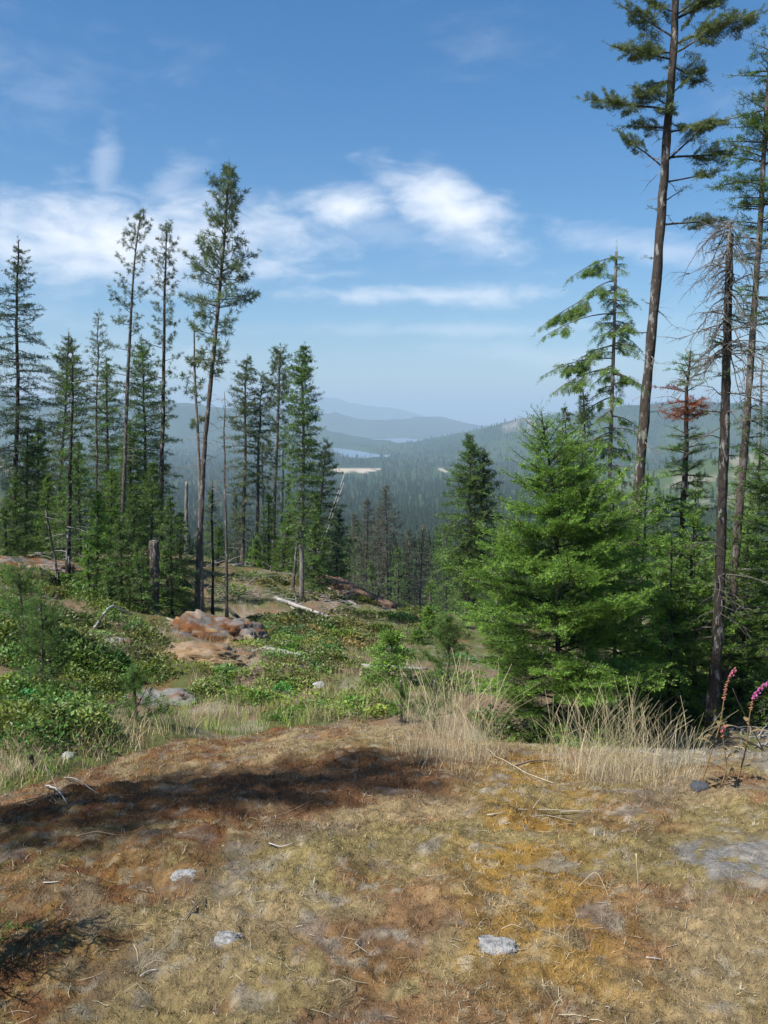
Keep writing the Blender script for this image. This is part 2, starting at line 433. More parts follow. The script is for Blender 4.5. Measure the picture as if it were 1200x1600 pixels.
def rock_col(x, y, z=None):
    n1 = fbm(x * 1.1, y * 1.1, 4, 71); n2 = fbm(x * 2.6 + 5, y * 2.6, 4, 75); n3 = fbm(x * 5.5, y * 5.5 + 3, 4, 79); n4 = fbm(x * 1.7, y * 1.7 - 8, 4, 83); n5 = fbm(x * 19, y * 19, 3, 87)
    c = lerp(np.broadcast_to(TAN, (len(x), 3)), OLIVE, sstep(n1, .42, .6))
    c = lerp(c, DULL, sstep(n4 + .3 * (n3 - .5), .55, .68) * .6)
    c = lerp(c, RUST * 1.25, sstep(n2 + .35 * (n5 - .5), .55, .70) * .55)
    # rust-red moss in a slanting band that crosses the rock
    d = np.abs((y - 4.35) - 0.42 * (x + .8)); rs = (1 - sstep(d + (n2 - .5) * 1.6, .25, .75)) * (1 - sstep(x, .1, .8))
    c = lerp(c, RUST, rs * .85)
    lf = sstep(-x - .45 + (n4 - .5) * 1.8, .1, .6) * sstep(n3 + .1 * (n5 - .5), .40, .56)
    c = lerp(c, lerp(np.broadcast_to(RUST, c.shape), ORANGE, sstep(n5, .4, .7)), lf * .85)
    # golden moss strip
    cx = .66 + .12 * np.sin(y * 1.6) + .05 * (y - 3.5)
    st = (1 - sstep(np.abs(x - cx) + (n3 - .5) * .55, .14, .42)) * sstep(y, 2.0, 2.7) * (1 - sstep(y, 5.4, 6.3))
    c = lerp(c, ORANGE * np.array([1.1, 1.05, .8]), st * sstep(n3 + .5 * (n5 - .5), .30, .52) * .85)
    # bare rock
    gy = (1 - sstep(np.hypot((x - 1.45) / .34, (y - 3.35) / .4) + (n3 - .5) * 1.1, .6, .95)) * sstep(n5, .2, .5)
    c = lerp(c, GREY * .95, gy)
    gb = sstep(n3 + .25 * (n5 - .5), .67, .78) * .45
    c = lerp(c, GREY * .8, gb)
    gr = (1 - sstep(np.hypot((x - 2.4) / .9, (y - 5.6) / .8) + (n2 - .5) * 1.6, .5, .95))
    c = lerp(c, GREY * .8, gr * .7)
    c = lerp(c, PALE, sstep(n5 + .4 * (n1 - .5), .66, .76) * .5)
    n6 = fbm(x * 44, y * 44, 2, 89); n7 = fbm(x * 8, y * 8, 3, 93)
    c = c * (.52 + .96 * n6)[:, None] * (.75 + .5 * n7)[:, None]
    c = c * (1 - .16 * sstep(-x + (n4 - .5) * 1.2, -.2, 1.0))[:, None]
    c = lerp(c, np.array([.075, .055, .042]), sstep(fbm(x * 6.3, y * 6.3, 4, 97), .62, .74) * .3)
    # beyond the crest: soil, dry moss and green
    out = sstep(mid_z(x, y) - rock_z(x, y) + (n3 - .5) * .3, -.08, .10)
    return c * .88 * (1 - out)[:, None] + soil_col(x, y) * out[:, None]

def soil_col(x, y, z=None):
    n1 = fbm(x * .5, y * .5, 4, 91); n2 = fbm(x * 1.6, y * 1.6, 4, 95); n3 = fbm(x * 4, y * 4, 3, 99)
    c = lerp(np.broadcast_to(DIRT, (len(x), 3)), GREEN, sstep(n1 + .35 * (n2 - .5), .40, .54))
    c = lerp(c, PALE * .8, sstep(n2 + .3 * (n3 - .5), .60, .70) * .6)
    c = lerp(c, RUST * 1.2, sstep(n3, .62, .72) * .45)
    c = lerp(c, GREEN * .55, sstep(np.hypot(x, y), 34, 50))
    return c

def far_col(x, y, z):
    n = fbm(x / 300, y / 300, 4, 111); n2 = fbm(x / 60, y / 60, 3, 115)
    c = lerp(np.broadcast_to(np.array([.026, .050, .026]), (len(x), 3)), np.array([.045, .075, .03]), sstep(n, .4, .65))
    cut = hill(x, y, 780, 1500, 420, 560, 1) + hill(x, y, 1500, 1700, 500, 700, 1) + hill(x, y, -650, 1150, 220, 420, 1) + hill(x, y, -1200, 1500, 420, 600, 1)
    c = lerp(c, np.array([.085, .12, .05]), sstep(cut + (n - .5) * .8, .25, .5) * .85)
    c = lerp(c, np.array([.30, .27, .2]), sstep(cut, .25, .5) * sstep(n2, .58, .68) * .7)
    pit = 1 - np.sqrt(((x + 118) / 100) ** 2 + ((y - 3430) / 190) ** 2) + (n2 - .5) * .7
    pit2 = 1 - np.sqrt(((x - 222) / 22) ** 2 + ((y - 3320) / 80) ** 2) + (n2 - .5) * .7
    c = lerp(c, np.array([.50, .42, .31]), sstep(np.maximum(pit, pit2), 0, .15))
    cl = hill(x, y, 740, 5080, 240, 300, 1, 0, 3) * sstep(z, -60, -10) * sstep(n2, .38, .55)
    c = lerp(c, np.array([.28, .26, .23]), np.clip(cl, 0, 1) * .8)
    bk = sstep(np.hypot(x, y), 60, 90)
    return soil_col(x, y) * (1 - bk)[:, None] + c * bk[:, None]

def azs(view_deg, n, rest): return np.r_[np.linspace(-math.radians(view_deg), math.radians(view_deg), n), np.linspace(math.radians(view_deg), 2 * math.pi - math.radians(view_deg), rest + 2)[1:-1]]

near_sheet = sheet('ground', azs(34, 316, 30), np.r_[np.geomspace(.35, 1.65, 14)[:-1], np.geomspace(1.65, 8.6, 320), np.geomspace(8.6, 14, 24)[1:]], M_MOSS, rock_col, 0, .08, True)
mid_sheet = sheet('hillside', azs(34, 260, 60), np.geomspace(13.3, 66, 84), M_SOIL, soil_col, .12, .3)
far_sheet = sheet('valley', azs(33, 380, 40), np.geomspace(62, 32000, 190), M_FAR, far_col, .8, 0)
for nm, (x0, x1, y0, y1) in (('lake', (-800, 300, 4500, 7050)), ('lake', (-350, 700, 7100, 10800))):
    me = raw_mesh('lake', [(x0, y0, FLOOR - 3.5), (x1, y0, FLOOR - 3.5), (x1, y1, FLOOR - 3.5), (x0, y1, FLOOR - 3.5)], [(0, 1, 2, 3)], M_WATER)
    o = obj('lake', me); o['kind'] = 'structure'

# ------------------------------------------------------------------ conifers
def needles(O, D, N, L, rng, n, nl, nw, style, flat=0.6):
    """loose needle triangles on twigs (origin O, direction D, plane normal N, length L)"""
    M = len(O)
    if M == 0: return np.zeros((0, 3, 3)), np.zeros(0, int)
    O, D, N, L = (np.repeat(a, n, axis=0) for a in (O, D, N, L))
    k = np.tile(np.arange(n), M); tot = M * n
    s = (k + rng.random(tot)) / n
    B = np.cross(D, N)
    if style == 'pine':
        s = 0.5 + 0.6 * s; phi = rng.random(tot) * 2 * math.pi; a = np.radians(15 + 75 * rng.random(tot))
    else:
        s = 0.05 + 0.98 * s
        side = np.where(k % 2 == 0, 0.0, math.pi); phi = side + (rng.random(tot) - 0.5) * math.pi * (1.25 - flat); a = np.radians(38 + 28 * rng.random(tot)) * (1 - 0.45 * np.maximum(0, s - .75) / .28)
    R = B * np.cos(phi)[:, None] + N * np.sin(phi)[:, None]
    d = D * np.cos(a)[:, None] + R * np.sin(a)[:, None]
    base = O + D * (L * np.minimum(s, 1.0))[:, None]
    ln = nl * (0.75 + 0.5 * rng.random(tot))
    wd = unit(np.cross(d, rng.normal(size=(tot, 3)) + (0 if style == 'pine' else 2.2) * N))
    hw = (nw * 0.5 * (0.7 + 0.6 * rng.random(tot)))[:, None]
    mid = base + d * (ln * 0.35)[:, None]
    T = np.stack([mid - wd * hw, mid + wd * hw, base + d * ln[:, None]], 1)
    T[:, 0] = base - wd * hw * .8
    return T, np.repeat(np.arange(M), n)

GREEN_FIR = np.array([.105, .185, .040]); GREEN_BRIGHT = np.array([.158, .285, .046]); GREEN_PINE = np.array([.112, .155, .066]); GREEN_DARK = np.array([.045, .080, .030]); GREEN_BLUE = np.array([.075, .125, .062])
BARK = np.array([.115, .095, .080]); BARK_DARK = np.array([.05, .042, .036]); BARK_PALE = np.array([.26, .235, .205]); SILVER = np.array([.42, .40, .37])

def dead_twigs(soup, B, dirh, el, L, r, rng, sub=6, sag=0.5, col=SILVER, depth=1):
    """one bare branch with drooping side twigs"""
    s = np.linspace(0, 1, 7)
    h = np.array([dirh[0], dirh[1], 0]); side = np.array([-dirh[1], dirh[0], 0])
    wob = np.cumsum(rng.normal(size=7)) * .045 * L
    P = B + h * (L * s * math.cos(el))[:, None] + np.array([0, 0, 1.0]) * (L * (math.sin(el) * s - sag * s ** 2))[:, None] + side * wob[:, None]
    if depth > 0: V, F = tube(P, r * (1 - .8 * s), 4 if depth > 1 else 3, False)
    else: V, F = tube(P[::2], (r * (1 - .8 * s))[::2], 3, False)
    soup.add(V, F, col * (.7 + .5 * rng.random()))
    if depth > 0:
        for q in range(sub):
            t_ = .2 + .8 * rng.random(); i = min(5, int(t_ * 6)); p0 = P[i] + (P[i + 1] - P[i]) * (t_ * 6 - i)
            an = rng.normal() * .9 + math.atan2(dirh[1], dirh[0])
            dead_twigs(soup, p0, (math.cos(an), math.sin(an)), -.2 + .5 * rng.normal(), L * (.22 + .3 * rng.random()), r * .45, rng, max(2, sub // 2), sag * .8, col, depth - 1)

def make_conifer(name, label, group, base, H, lean=(0, 0), r0=.15, crown=((.2, .8, .8), (1, .1, .1)), seed=1, style='fir', whorl=.35, nper=5, el=(-15, 35), droop=.25, up=.1,
                 tw=.42, sp=.10, s0=.15, n=9, nl=.07, nw=.018, col=GREEN_FIR, bark=BARK, keep=1.0, levels=1, dead=0, dead_len=.7, dead_col=None, bend=0.0, spine=None, limbs=None, patch=None, flat=.5,
                 tip=None, sides=9, trunk_top=.02, broken=False, patchy=0.0, extra_dead=None, cat='tree', hang=0.0, fluff=.3):
    """a tapered trunk with limbs and a crown of needle sprays. crown: (height m, reach towards -x, reach towards +x)"""
    rng = np.random.default_rng(seed)
    # trunk spine
    if spine is None:
        ts = np.linspace(0, 1, 20)
        wob = np.cumsum(rng.normal(size=(20, 2)), 0) * .006 * H * .5; wob -= wob[0]
        SP = np.c_[ts * lean[0] + bend * np.sin(ts * math.pi) + wob[:, 0] * (ts), ts * lean[1] + wob[:, 1] * ts, ts * H]
    else:
        q = np.asarray(spine, float); hh = np.linspace(0, H, 46 if sides > 9 else 22)
        SP = np.c_[np.interp(hh, q[:, 2], q[:, 0]), np.interp(hh, q[:, 2], q[:, 1]), hh]
        for it in range(2): SP[1:-1, :2] = (SP[:-2, :2] + 2 * SP[1:-1, :2] + SP[2:, :2]) / 4
    tt = SP[:, 2] / H
    RR = r0 * ((1 - tt) ** .75 * (1 - trunk_top / r0) + trunk_top / r0) * (1 + .55 * np.exp(-tt * H / .25))
    SPx = SP.copy(); SPx[0, 2] = -.25
    V, F = tube(SPx, RR, sides, True, .16, rng)
    rt = root(name, label, cat, base, group)
    tr = Soup(); tr.add(V, F, bark)
    fo = Soup(); li = Soup()
    spx = lambda z: np.array([np.interp(z, SP[:, 2], SP[:, 0]), np.interp(z, SP[:, 2], SP[:, 1]), z])
    rad = lambda z: np.interp(z, SP[:, 2], RR)
    OO, DD, NN, LL, TC = [], [], [], [], []
    def branch(z, az, L, e, s_start, dens=1.0, tint=1.0, colr=None, dr=None, upv=None, twl=None):
        g = droop if dr is None else dr; u_ = up if upv is None else upv
        B = spx(z); hd = np.array([math.cos(az), math.sin(az), 0]); K = 7
        s = np.linspace(0, 1, K)
        wob = np.cumsum(rng.normal(size=K)) * .02 * L
        sd = np.array([-hd[1], hd[0], 0])
        P = B + hd * (L * s * math.cos(e))[:, None] + np.array([0, 0, 1.]) * (L * (math.sin(e) * s - g * s ** 2 + u_ * s ** 3))[:, None] + sd * wob[:, None]
        rb = min(rad(z) * .38, .006 + .010 * L)
        V, F = tube(P, rb * (1 - .85 * s) + .002, 4, False); li.add(V, F, bark * .9)
        k = max(2, int(L * (1 - s_start) / sp * dens))
        ss = s_start + (1 - s_start) * (np.arange(k) + rng.random(k)) / k
        ss = np.r_[ss, ss, 1.0]; sg = np.r_[np.ones(k), -np.ones(k), 0]
        keepm = rng.random(len(ss)) < keep; keepm[-1] = True; ss = ss[keepm]; sg = sg[keepm]
        Pp = np.stack([np.interp(ss, s, P[:, i]) for i in range(3)], 1)
        Tg = unit(np.stack([np.interp(ss, s, np.gradient(P[:, i])) for i in range(3)], 1))
        up3 = np.array([0, 0, 1.]); Bn = unit(np.cross(Tg, up3)); N0 = np.cross(Bn, Tg)
        an = np.radians(52 + 14 * rng.normal(size=len(ss))) * np.abs(sg)
        Dt = Tg * np.cos(an)[:, None] + Bn * (np.sin(an) * sg)[:, None] + up3 * (fluff * rng.normal(size=len(ss)) - hang)[:, None]
        Dt = unit(Dt); Nt = unit(N0 + .35 * rng.normal(size=N0.shape)); Nt = unit(Nt - Dt * (Nt * Dt).sum(1, keepdims=True))
        t_ = tw if twl is None else twl
        Lt = np.clip(t_ * L * (1.02 - ss) ** .8 * (.7 + .6 * rng.random(len(ss))), min(.09, .4 * L), .55); Lt[-1] = min(.16, .4 * L)
        cc = (col if colr is None else colr) * tint
        if levels == 2:
            big = Lt > .16; k2 = np.ceil(Lt / (sp * .85)).astype(int) * big
            idx = np.repeat(np.arange(len(Lt)), 2 * k2)
            j = np.concatenate([np.arange(2 * q) for q in k2 if q > 0]) if len(idx) else np.zeros(0, int)
            if len(idx):
                s2 = .12 + .86 * (j // 2 + rng.random(len(j))) / k2[idx]; g2 = np.where(j % 2 == 0, 1, -1)
                O2 = Pp[idx] + Dt[idx] * (Lt[idx] * s2)[:, None]
                B2 = np.cross(Dt[idx], Nt[idx]); a2 = np.radians(48 + 12 * rng.normal(size=len(j)))
                D2 = unit(Dt[idx] * np.cos(a2)[:, None] + B2 * (np.sin(a2) * g2)[:, None] + up3 * (.12 * rng.normal(size=len(j)) - hang)[:, None])
                N2 = unit(Nt[idx] + .3 * rng.normal(size=O2.shape)); N2 = unit(N2 - D2 * (N2 * D2).sum(1, keepdims=True))
                L2 = np.clip(Lt[idx] * (1.05 - s2) * .7, .05, .22)
                Pp = np.r_[Pp, O2]; Dt = np.r_[Dt, D2]; Nt = np.r_[Nt, N2]; Lt = np.r_[Lt, L2]
        c_ = cc * (.72 + .56 * rng.random((len(Lt), 1)))
        OO.append(Pp); DD.append(Dt); NN.append(Nt); LL.append(Lt); TC.append(c_)
    ct = np.array(sorted(crown), float)
    if len(ct):
        z = ct[0, 0]
        while z < min(ct[-1, 0], H - .08):
            f = (z - ct[0, 0]) / max(ct[-1, 0] - ct[0, 0], .01)
            lft, rgt = np.interp(z, ct[:, 0], ct[:, 1]), np.interp(z, ct[:, 0], ct[:, 2])
            if rng.random() >= patchy:
                a0 = rng.random() * 6.28; k = max(3, nper + int(rng.integers(-1, 2)))
                for q in range(k):
                    az = a0 + q * 6.283 / k + rng.normal() * .25; c = (1 + math.cos(az)) / 2
                    L = (lft * (1 - c) + rgt * c) * (.6 + .68 * rng.random())
                    if L < .05: continue
                    e = math.radians(el[0] + (el[1] - el[0]) * f + rng.normal() * 11)
                    zz = z + rng.normal() * whorl * .22
                    cr = None
                    if patch is not None and patch[0] < zz < patch[1] and rng.random() < patch[3]: cr = np.array(patch[2])
                    branch(zz, az, L, e, s0, 1.0, .82 + .36 * rng.random(), cr)
            z += whorl * (.7 + .6 * rng.random()) * (1 - .45 * f)
        # leader
        if not broken:
            OO.append(np.array([SP[-1] - [0, 0, .12], SP[-1]])); DD.append(np.tile([[0, 0, 1.]], (2, 1))); NN.append(np.tile([[1., 0, 0]], (2, 1))); LL.append(np.array([.14, .16])); TC.append(np.tile(col, (2, 1)))
    own = []
    for lm in (limbs or ()):
        keep_li, li = li, Soup()
        branch(*lm[:4], *(lm[4:] if len(lm) > 4 else (s0,)))
        own.append(li); li = keep_li
    for q in own: obj('limb', q.mesh('limb', M_BARK), rt)
    if OO:
        O = np.concatenate(OO); D = np.concatenate(DD); N = np.concatenate(NN); L = np.concatenate(LL); TCc = np.concatenate(TC)
        T, idx = needles(O, D, N, L, rng, n, nl, nw, style, flat)
        cc = TCc[idx] * (.85 + .3 * rng.random((len(idx), 1)))
        if tip is not None:
            isnew = (np.tile(np.arange(n), len(O)) >= n * .7) & (rng.random(len(idx)) < .6)
            cc = np.where(isnew[:, None], cc * np.array(tip), cc)
        fo.tris(T, cc)
        # bare twig wood as thin slivers
        W = unit(np.cross(D, N)) * .0035
        li.tris(np.stack([O - W, O + W, O + D * (L * .9)[:, None]], 1), bark * .8)
    dd = Soup(); dc = dead_col if dead_col is not None else BARK_PALE
    zlo = ct[0, 0] if len(ct) else H
    for q in range(dead):
        z = .1 * H + (zlo * 1.05 - .1 * H) * rng.random() ** .8; z = min(z, H * .97)
        az = rng.random() * 6.28
        dead_twigs(dd, spx(z), (math.cos(az), math.sin(az)), math.radians(5 + 18 * rng.normal()), dead_len * (.35 + .8 * rng.random()), .010, rng, 3, .25, dc, 1)
    for (z, az, L, e, sub, sag, r_) in (extra_dead or ()):
        d1 = Soup(); dead_twigs(d1, spx(z), (math.cos(az), math.sin(az)), e, L, r_, rng, sub, sag, dc, 2); obj('dead_branch', d1.mesh('dead_branch', M_DEAD), rt)
    obj('trunk', tr.mesh('trunk', M_BARK, True), rt)
    if fo: obj('crown', fo.mesh('crown', M_NEEDLE), rt)
    if li: obj('limbs', li.mesh('limbs', M_BARK), rt)['kind'] = 'stuff'
    if dd: obj('dead_branches', dd.mesh('dead_branches', M_DEAD), rt)['kind'] = 'stuff'
    return rt

def tree_px(name, label, pxb, d, top, crown_px=(), spine_px=None, group=None, dpx=10, pyb=None, **kw):
    """a conifer placed from the photograph: foot at column pxb, distance d; crown rows (row py, reach left px, reach right px)"""
    x = at(pxb, 900, d)[0]; zb = gz(x, d) - .03
    k = d / FPX
    tp = at(top[0], top[1], d); H = tp[2] - zb
    crown = [(at(0, py, d)[2] - zb, l * k, r * k) for (py, l, r) in crown_px]
    crown = [c for c in crown if c[0] < H + .05]
    spn = None
    if spine_px:
        pts = [(0, 0, 0)] + [(at(a, b, d)[0] - x, 0, at(a, b, d)[2] - zb) for a, b in spine_px] + [(tp[0] - x, 0, H)]
        spn = sorted([p for p in pts if p[2] >= 0], key=lambda p: p[2])
    else: kw.setdefault('lean', (tp[0] - x, 0))
    return make_conifer(name, label, group, (x, d, zb), H, r0=(dpx if dpx > 12 else .8 * dpx) * k / 2, crown=crown, spine=spn, **kw)

def limb_px(pxb, d, zb, x0, p_from, p_to, sgn_depth=0.0):
    """limb from a trunk pixel to a tip pixel -> (height, azimuth, length, elevation)"""
    a = at(*p_from, d); b = at(*p_to, d); dx = b[0] - a[0]; dz = b[2] - a[2]; dy = sgn_depth * abs(dx)
    L = math.sqrt(dx * dx + dy * dy + dz * dz)
    return (a[2] - zb, math.atan2(dy, dx), L, math.asin(dz / L))

# ---- the stand on the left
FARQ = dict(n=9, nl=.11, nw=.030, sp=.085, flat=.15, tw=.5, s0=.08)
PINEQ = dict(style='pine', n=18, nl=.15, nw=.020, sp=.10, tw=.42, s0=.32, el=(0, 45), droop=.12, up=.2, fluff=.5)

tree_px('fir_tree', 'dark fir with drooping branches above the mossy ledge at the end of the stand', 22, 34, (30, 378),
        ((840, 18, 20), (760, 30, 45), (640, 58, 62), (560, 46, 50), (480, 34, 34), (420, 14, 18), (380, 4, 4)), dpx=11, seed=11, el=(-28, 22), droop=.2, up=.12, whorl=.42, col=GREEN_BLUE * .8, bark=BARK_DARK, keep=.85, **FARQ)
tree_px('fir_tree', 'short dark-trunked fir close beside the drooping fir on the ledge', 40, 34.8, (44, 668), ((845, 12, 12), (770, 26, 26), (690, 14, 14), (670, 3, 3)), dpx=9, seed=12, el=(-15, 25), col=GREEN_FIR * .8, bark=BARK_DARK, **FARQ)
tree_px('fir_tree', 'grey-green fir with a broad pointed top behind the white dead branch', 92, 39, (98, 520), ((860, 20, 20), (760, 34, 34), (660, 38, 40), (600, 33, 36), (550, 16, 18), (522, 3, 3)), dpx=8, seed=13, col=GREEN_PINE * .9, **FARQ)
tree_px('fir_tree', 'slim dark-trunked fir carrying a bleached bent dead branch', 105, 26.5, (113, 548), ((820, 12, 10), (700, 30, 20), (640, 30, 26), (580, 16, 18), (550, 3, 4)), dpx=10, seed=14, col=GREEN_FIR * .85, bark=BARK_DARK, keep=.7,
        whorl=.5, dead=16, extra_dead=[(6.0, .12, 1.0, .25, 3, .15, .022)], dead_col=SILVER, **FARQ)
tree_px('dead_tree', 'thin leaning bare dead stem beside the slim dark-trunked fir', 94, 26, (70, 795), (), dpx=5, seed=15, bark=BARK_DARK, dead=9, broken=True)
tree_px('fir_tree', 'thin pale fir with a sparse narrow top rising behind the pines', 150, 41, (152, 488), ((840, 14, 14), (720, 26, 26), (620, 24, 26), (560, 18, 26), (510, 10, 12), (490, 3, 3)), dpx=5, seed=16, col=GREEN_PINE, keep=.6, whorl=.5, **FARQ)
tree_px('pine_tree', 'tall bare-trunked pine with a thin ragged top and bent tip', 190, 34, (219, 342), ((640, 16, 12), (600, 26, 14), (540, 38, 20), (480, 46, 22), (440, 30, 22), (400, 36, 28), (370, 20, 20), (345, 8, 8)),
        spine_px=((193, 780), (199, 600), (207, 450), (211, 390)), dpx=9, seed=17, whorl=.75, nper=4, keep=.95, col=GREEN_PINE, bark=BARK, dead=18, dead_len=.8, **PINEQ)
tree_px('pine_tree', 'straight dark pine with a small dense tuft at its tip', 252, 36, (250, 358), ((740, 12, 10), (640, 18, 14), (560, 30, 24), (500, 22, 22), (460, 20, 16), (400, 22, 24), (370, 12, 12), (360, 5, 5)), dpx=10, seed=18, whorl=.7, nper=4, col=GREEN_PINE * .9, bark=BARK_DARK, dead=24, dead_len=.9, **PINEQ)
tree_px('fir_tree', 'dense broad fir standing between the two bare-trunked pines', 226, 42, (226, 536), ((860, 30, 30), (780, 50, 46), (690, 48, 44), (610, 36, 32), (560, 20, 18), (538, 4, 4)), dpx=8, seed=19, col=GREEN_FIR, **FARQ)
tree_px('fir_tree', 'bushy green fir behind the pines, lower than its neighbours', 168, 43, (172, 560), ((870, 26, 26), (790, 44, 40), (700, 36, 34), (620, 22, 22), (565, 4, 4)), dpx=8, seed=20, col=GREEN_FIR * 1.05, **FARQ)
tree_px('pine_tree', 'tallest pine of the stand, leaning, with full tufted crown and scarred trunk', 305, 26, (358, 264),
        ((580, 16, 10), (520, 40, 26), (490, 52, 42), (465, 66, 52), (440, 72, 44), (415, 50, 48), (390, 32, 42), (360, 30, 30), (330, 38, 30), (300, 20, 20), (268, 6, 7)),
        spine_px=((313, 830), (319, 700), (328, 610), (341, 480), (350, 380)), dpx=12, seed=21, whorl=.34, nper=5, col=GREEN_PINE * 1.1, bark=BARK * .95, dead=40, dead_len=.8, sides=12, **PINEQ)
tree_px('pine_tree', 'slender broken-topped pine touching the scarred trunk of the tallest pine', 314, 26.4, (303, 500), ((660, 10, 10), (630, 28, 14), (590, 20, 14), (575, 8, 8)), spine_px=((314, 800), (308, 650), (304, 600)), dpx=9, seed=22, whorl=.5, nper=4, col=GREEN_PINE, bark=BARK_PALE * .8, dead=22, broken=True, **PINEQ)
tree_px('dead_tree', 'bare spiky dead pole beside the scarred pine on the rust-mossed rock', 353, 26, (351, 612), (), dpx=7, seed=23, bark=BARK * 1.1, dead=34, dead_len=.5, broken=True, trunk_top=.008)
tree_px('dead_tree', 'thin dark dead stem between the scarred pine and the bare pole', 331, 26.6, (333, 752), (), dpx=6, seed=24, bark=BARK_DARK, dead=14, dead_len=.6, broken=True)
tree_px('fir_tree', 'taller fir of the close pair with pointed layered crown', 379, 40, (383, 559), ((830, 12, 14), (760, 26, 22), (690, 32, 26), (640, 30, 28), (590, 22, 20), (562, 4, 4)), dpx=8, seed=25, col=GREEN_PINE * .9, dead=14, whorl=.4, **FARQ)
tree_px('fir_tree', 'lower greyer fir of the close pair', 399, 40.6, (406, 598), ((770, 12, 14), (700, 20, 28), (640, 20, 22), (602, 4, 4)), dpx=8, seed=26, col=GREEN_PINE * .95, keep=.7, dead=14, **FARQ)
tree_px('dead_tree', 'thin grey dead pole leaning on the close pair of firs', 410, 40.2, (413, 690), (), dpx=6, seed=27, bark=BARK_PALE * .8, dead=12, broken=True)
tree_px('pine_tree', 'sparse open pine with see-through layers between the pair and the dense spire', 427, 38, (431, 545), ((800, 10, 12), (720, 22, 24), (650, 30, 26), (600, 24, 26), (560, 14, 14), (547, 4, 4)), dpx=8, seed=28, whorl=.5, nper=5, col=GREEN_PINE, dead=18, **{**PINEQ, 's0': .3})
tree_px('dead_tree', 'pale slim dead pole behind the sparse open pine', 440, 38.6, (442, 700), (), dpx=6, seed=29, bark=BARK_PALE * .8, dead=10, broken=True)
tree_px('fir_tree', 'dense narrow fir spire with pale lower trunk at the edge of the stand', 471, 31, (475, 541), ((840, 14, 16), (800, 26, 30), (740, 34, 30), (680, 30, 26), (620, 26, 26), (580, 20, 22), (556, 9, 10), (543, 3, 3)), dpx=10, seed=30, whorl=.27, nper=6, col=GREEN_FIR * 1.02, bark=BARK_PALE * .75, dead=12, el=(-8, 40), **FARQ)
tree_px('fir_tree', 'dark bushy fir leaning out behind the dense narrow spire', 487, 34.5, (508, 690), ((890, 22, 36), (830, 30, 50), (770, 26, 34), (720, 14, 16), (694, 3, 3)), dpx=8, seed=31, col=GREEN_DARK * 1.2, **FARQ)
tree_px('dead_tree', 'slanting bare pole against the dense narrow spire', 456, 31.6, (470, 790), (), dpx=7, seed=32, bark=BARK, dead=8, broken=True)
tree_px('tree_snag', 'pale snapped-off stub standing beyond the scarred pine', 292, 38, (291, 752), (), dpx=8, seed=33, bark=BARK_PALE, dead=2, broken=True, trunk_top=.06)
tree_px('tree_snag', 'thick broken trunk with grey bark among the dark young firs', 240, 25, (239, 845), (), dpx=14, seed=34, bark=BARK * .9, dead=6, broken=True, trunk_top=.15)

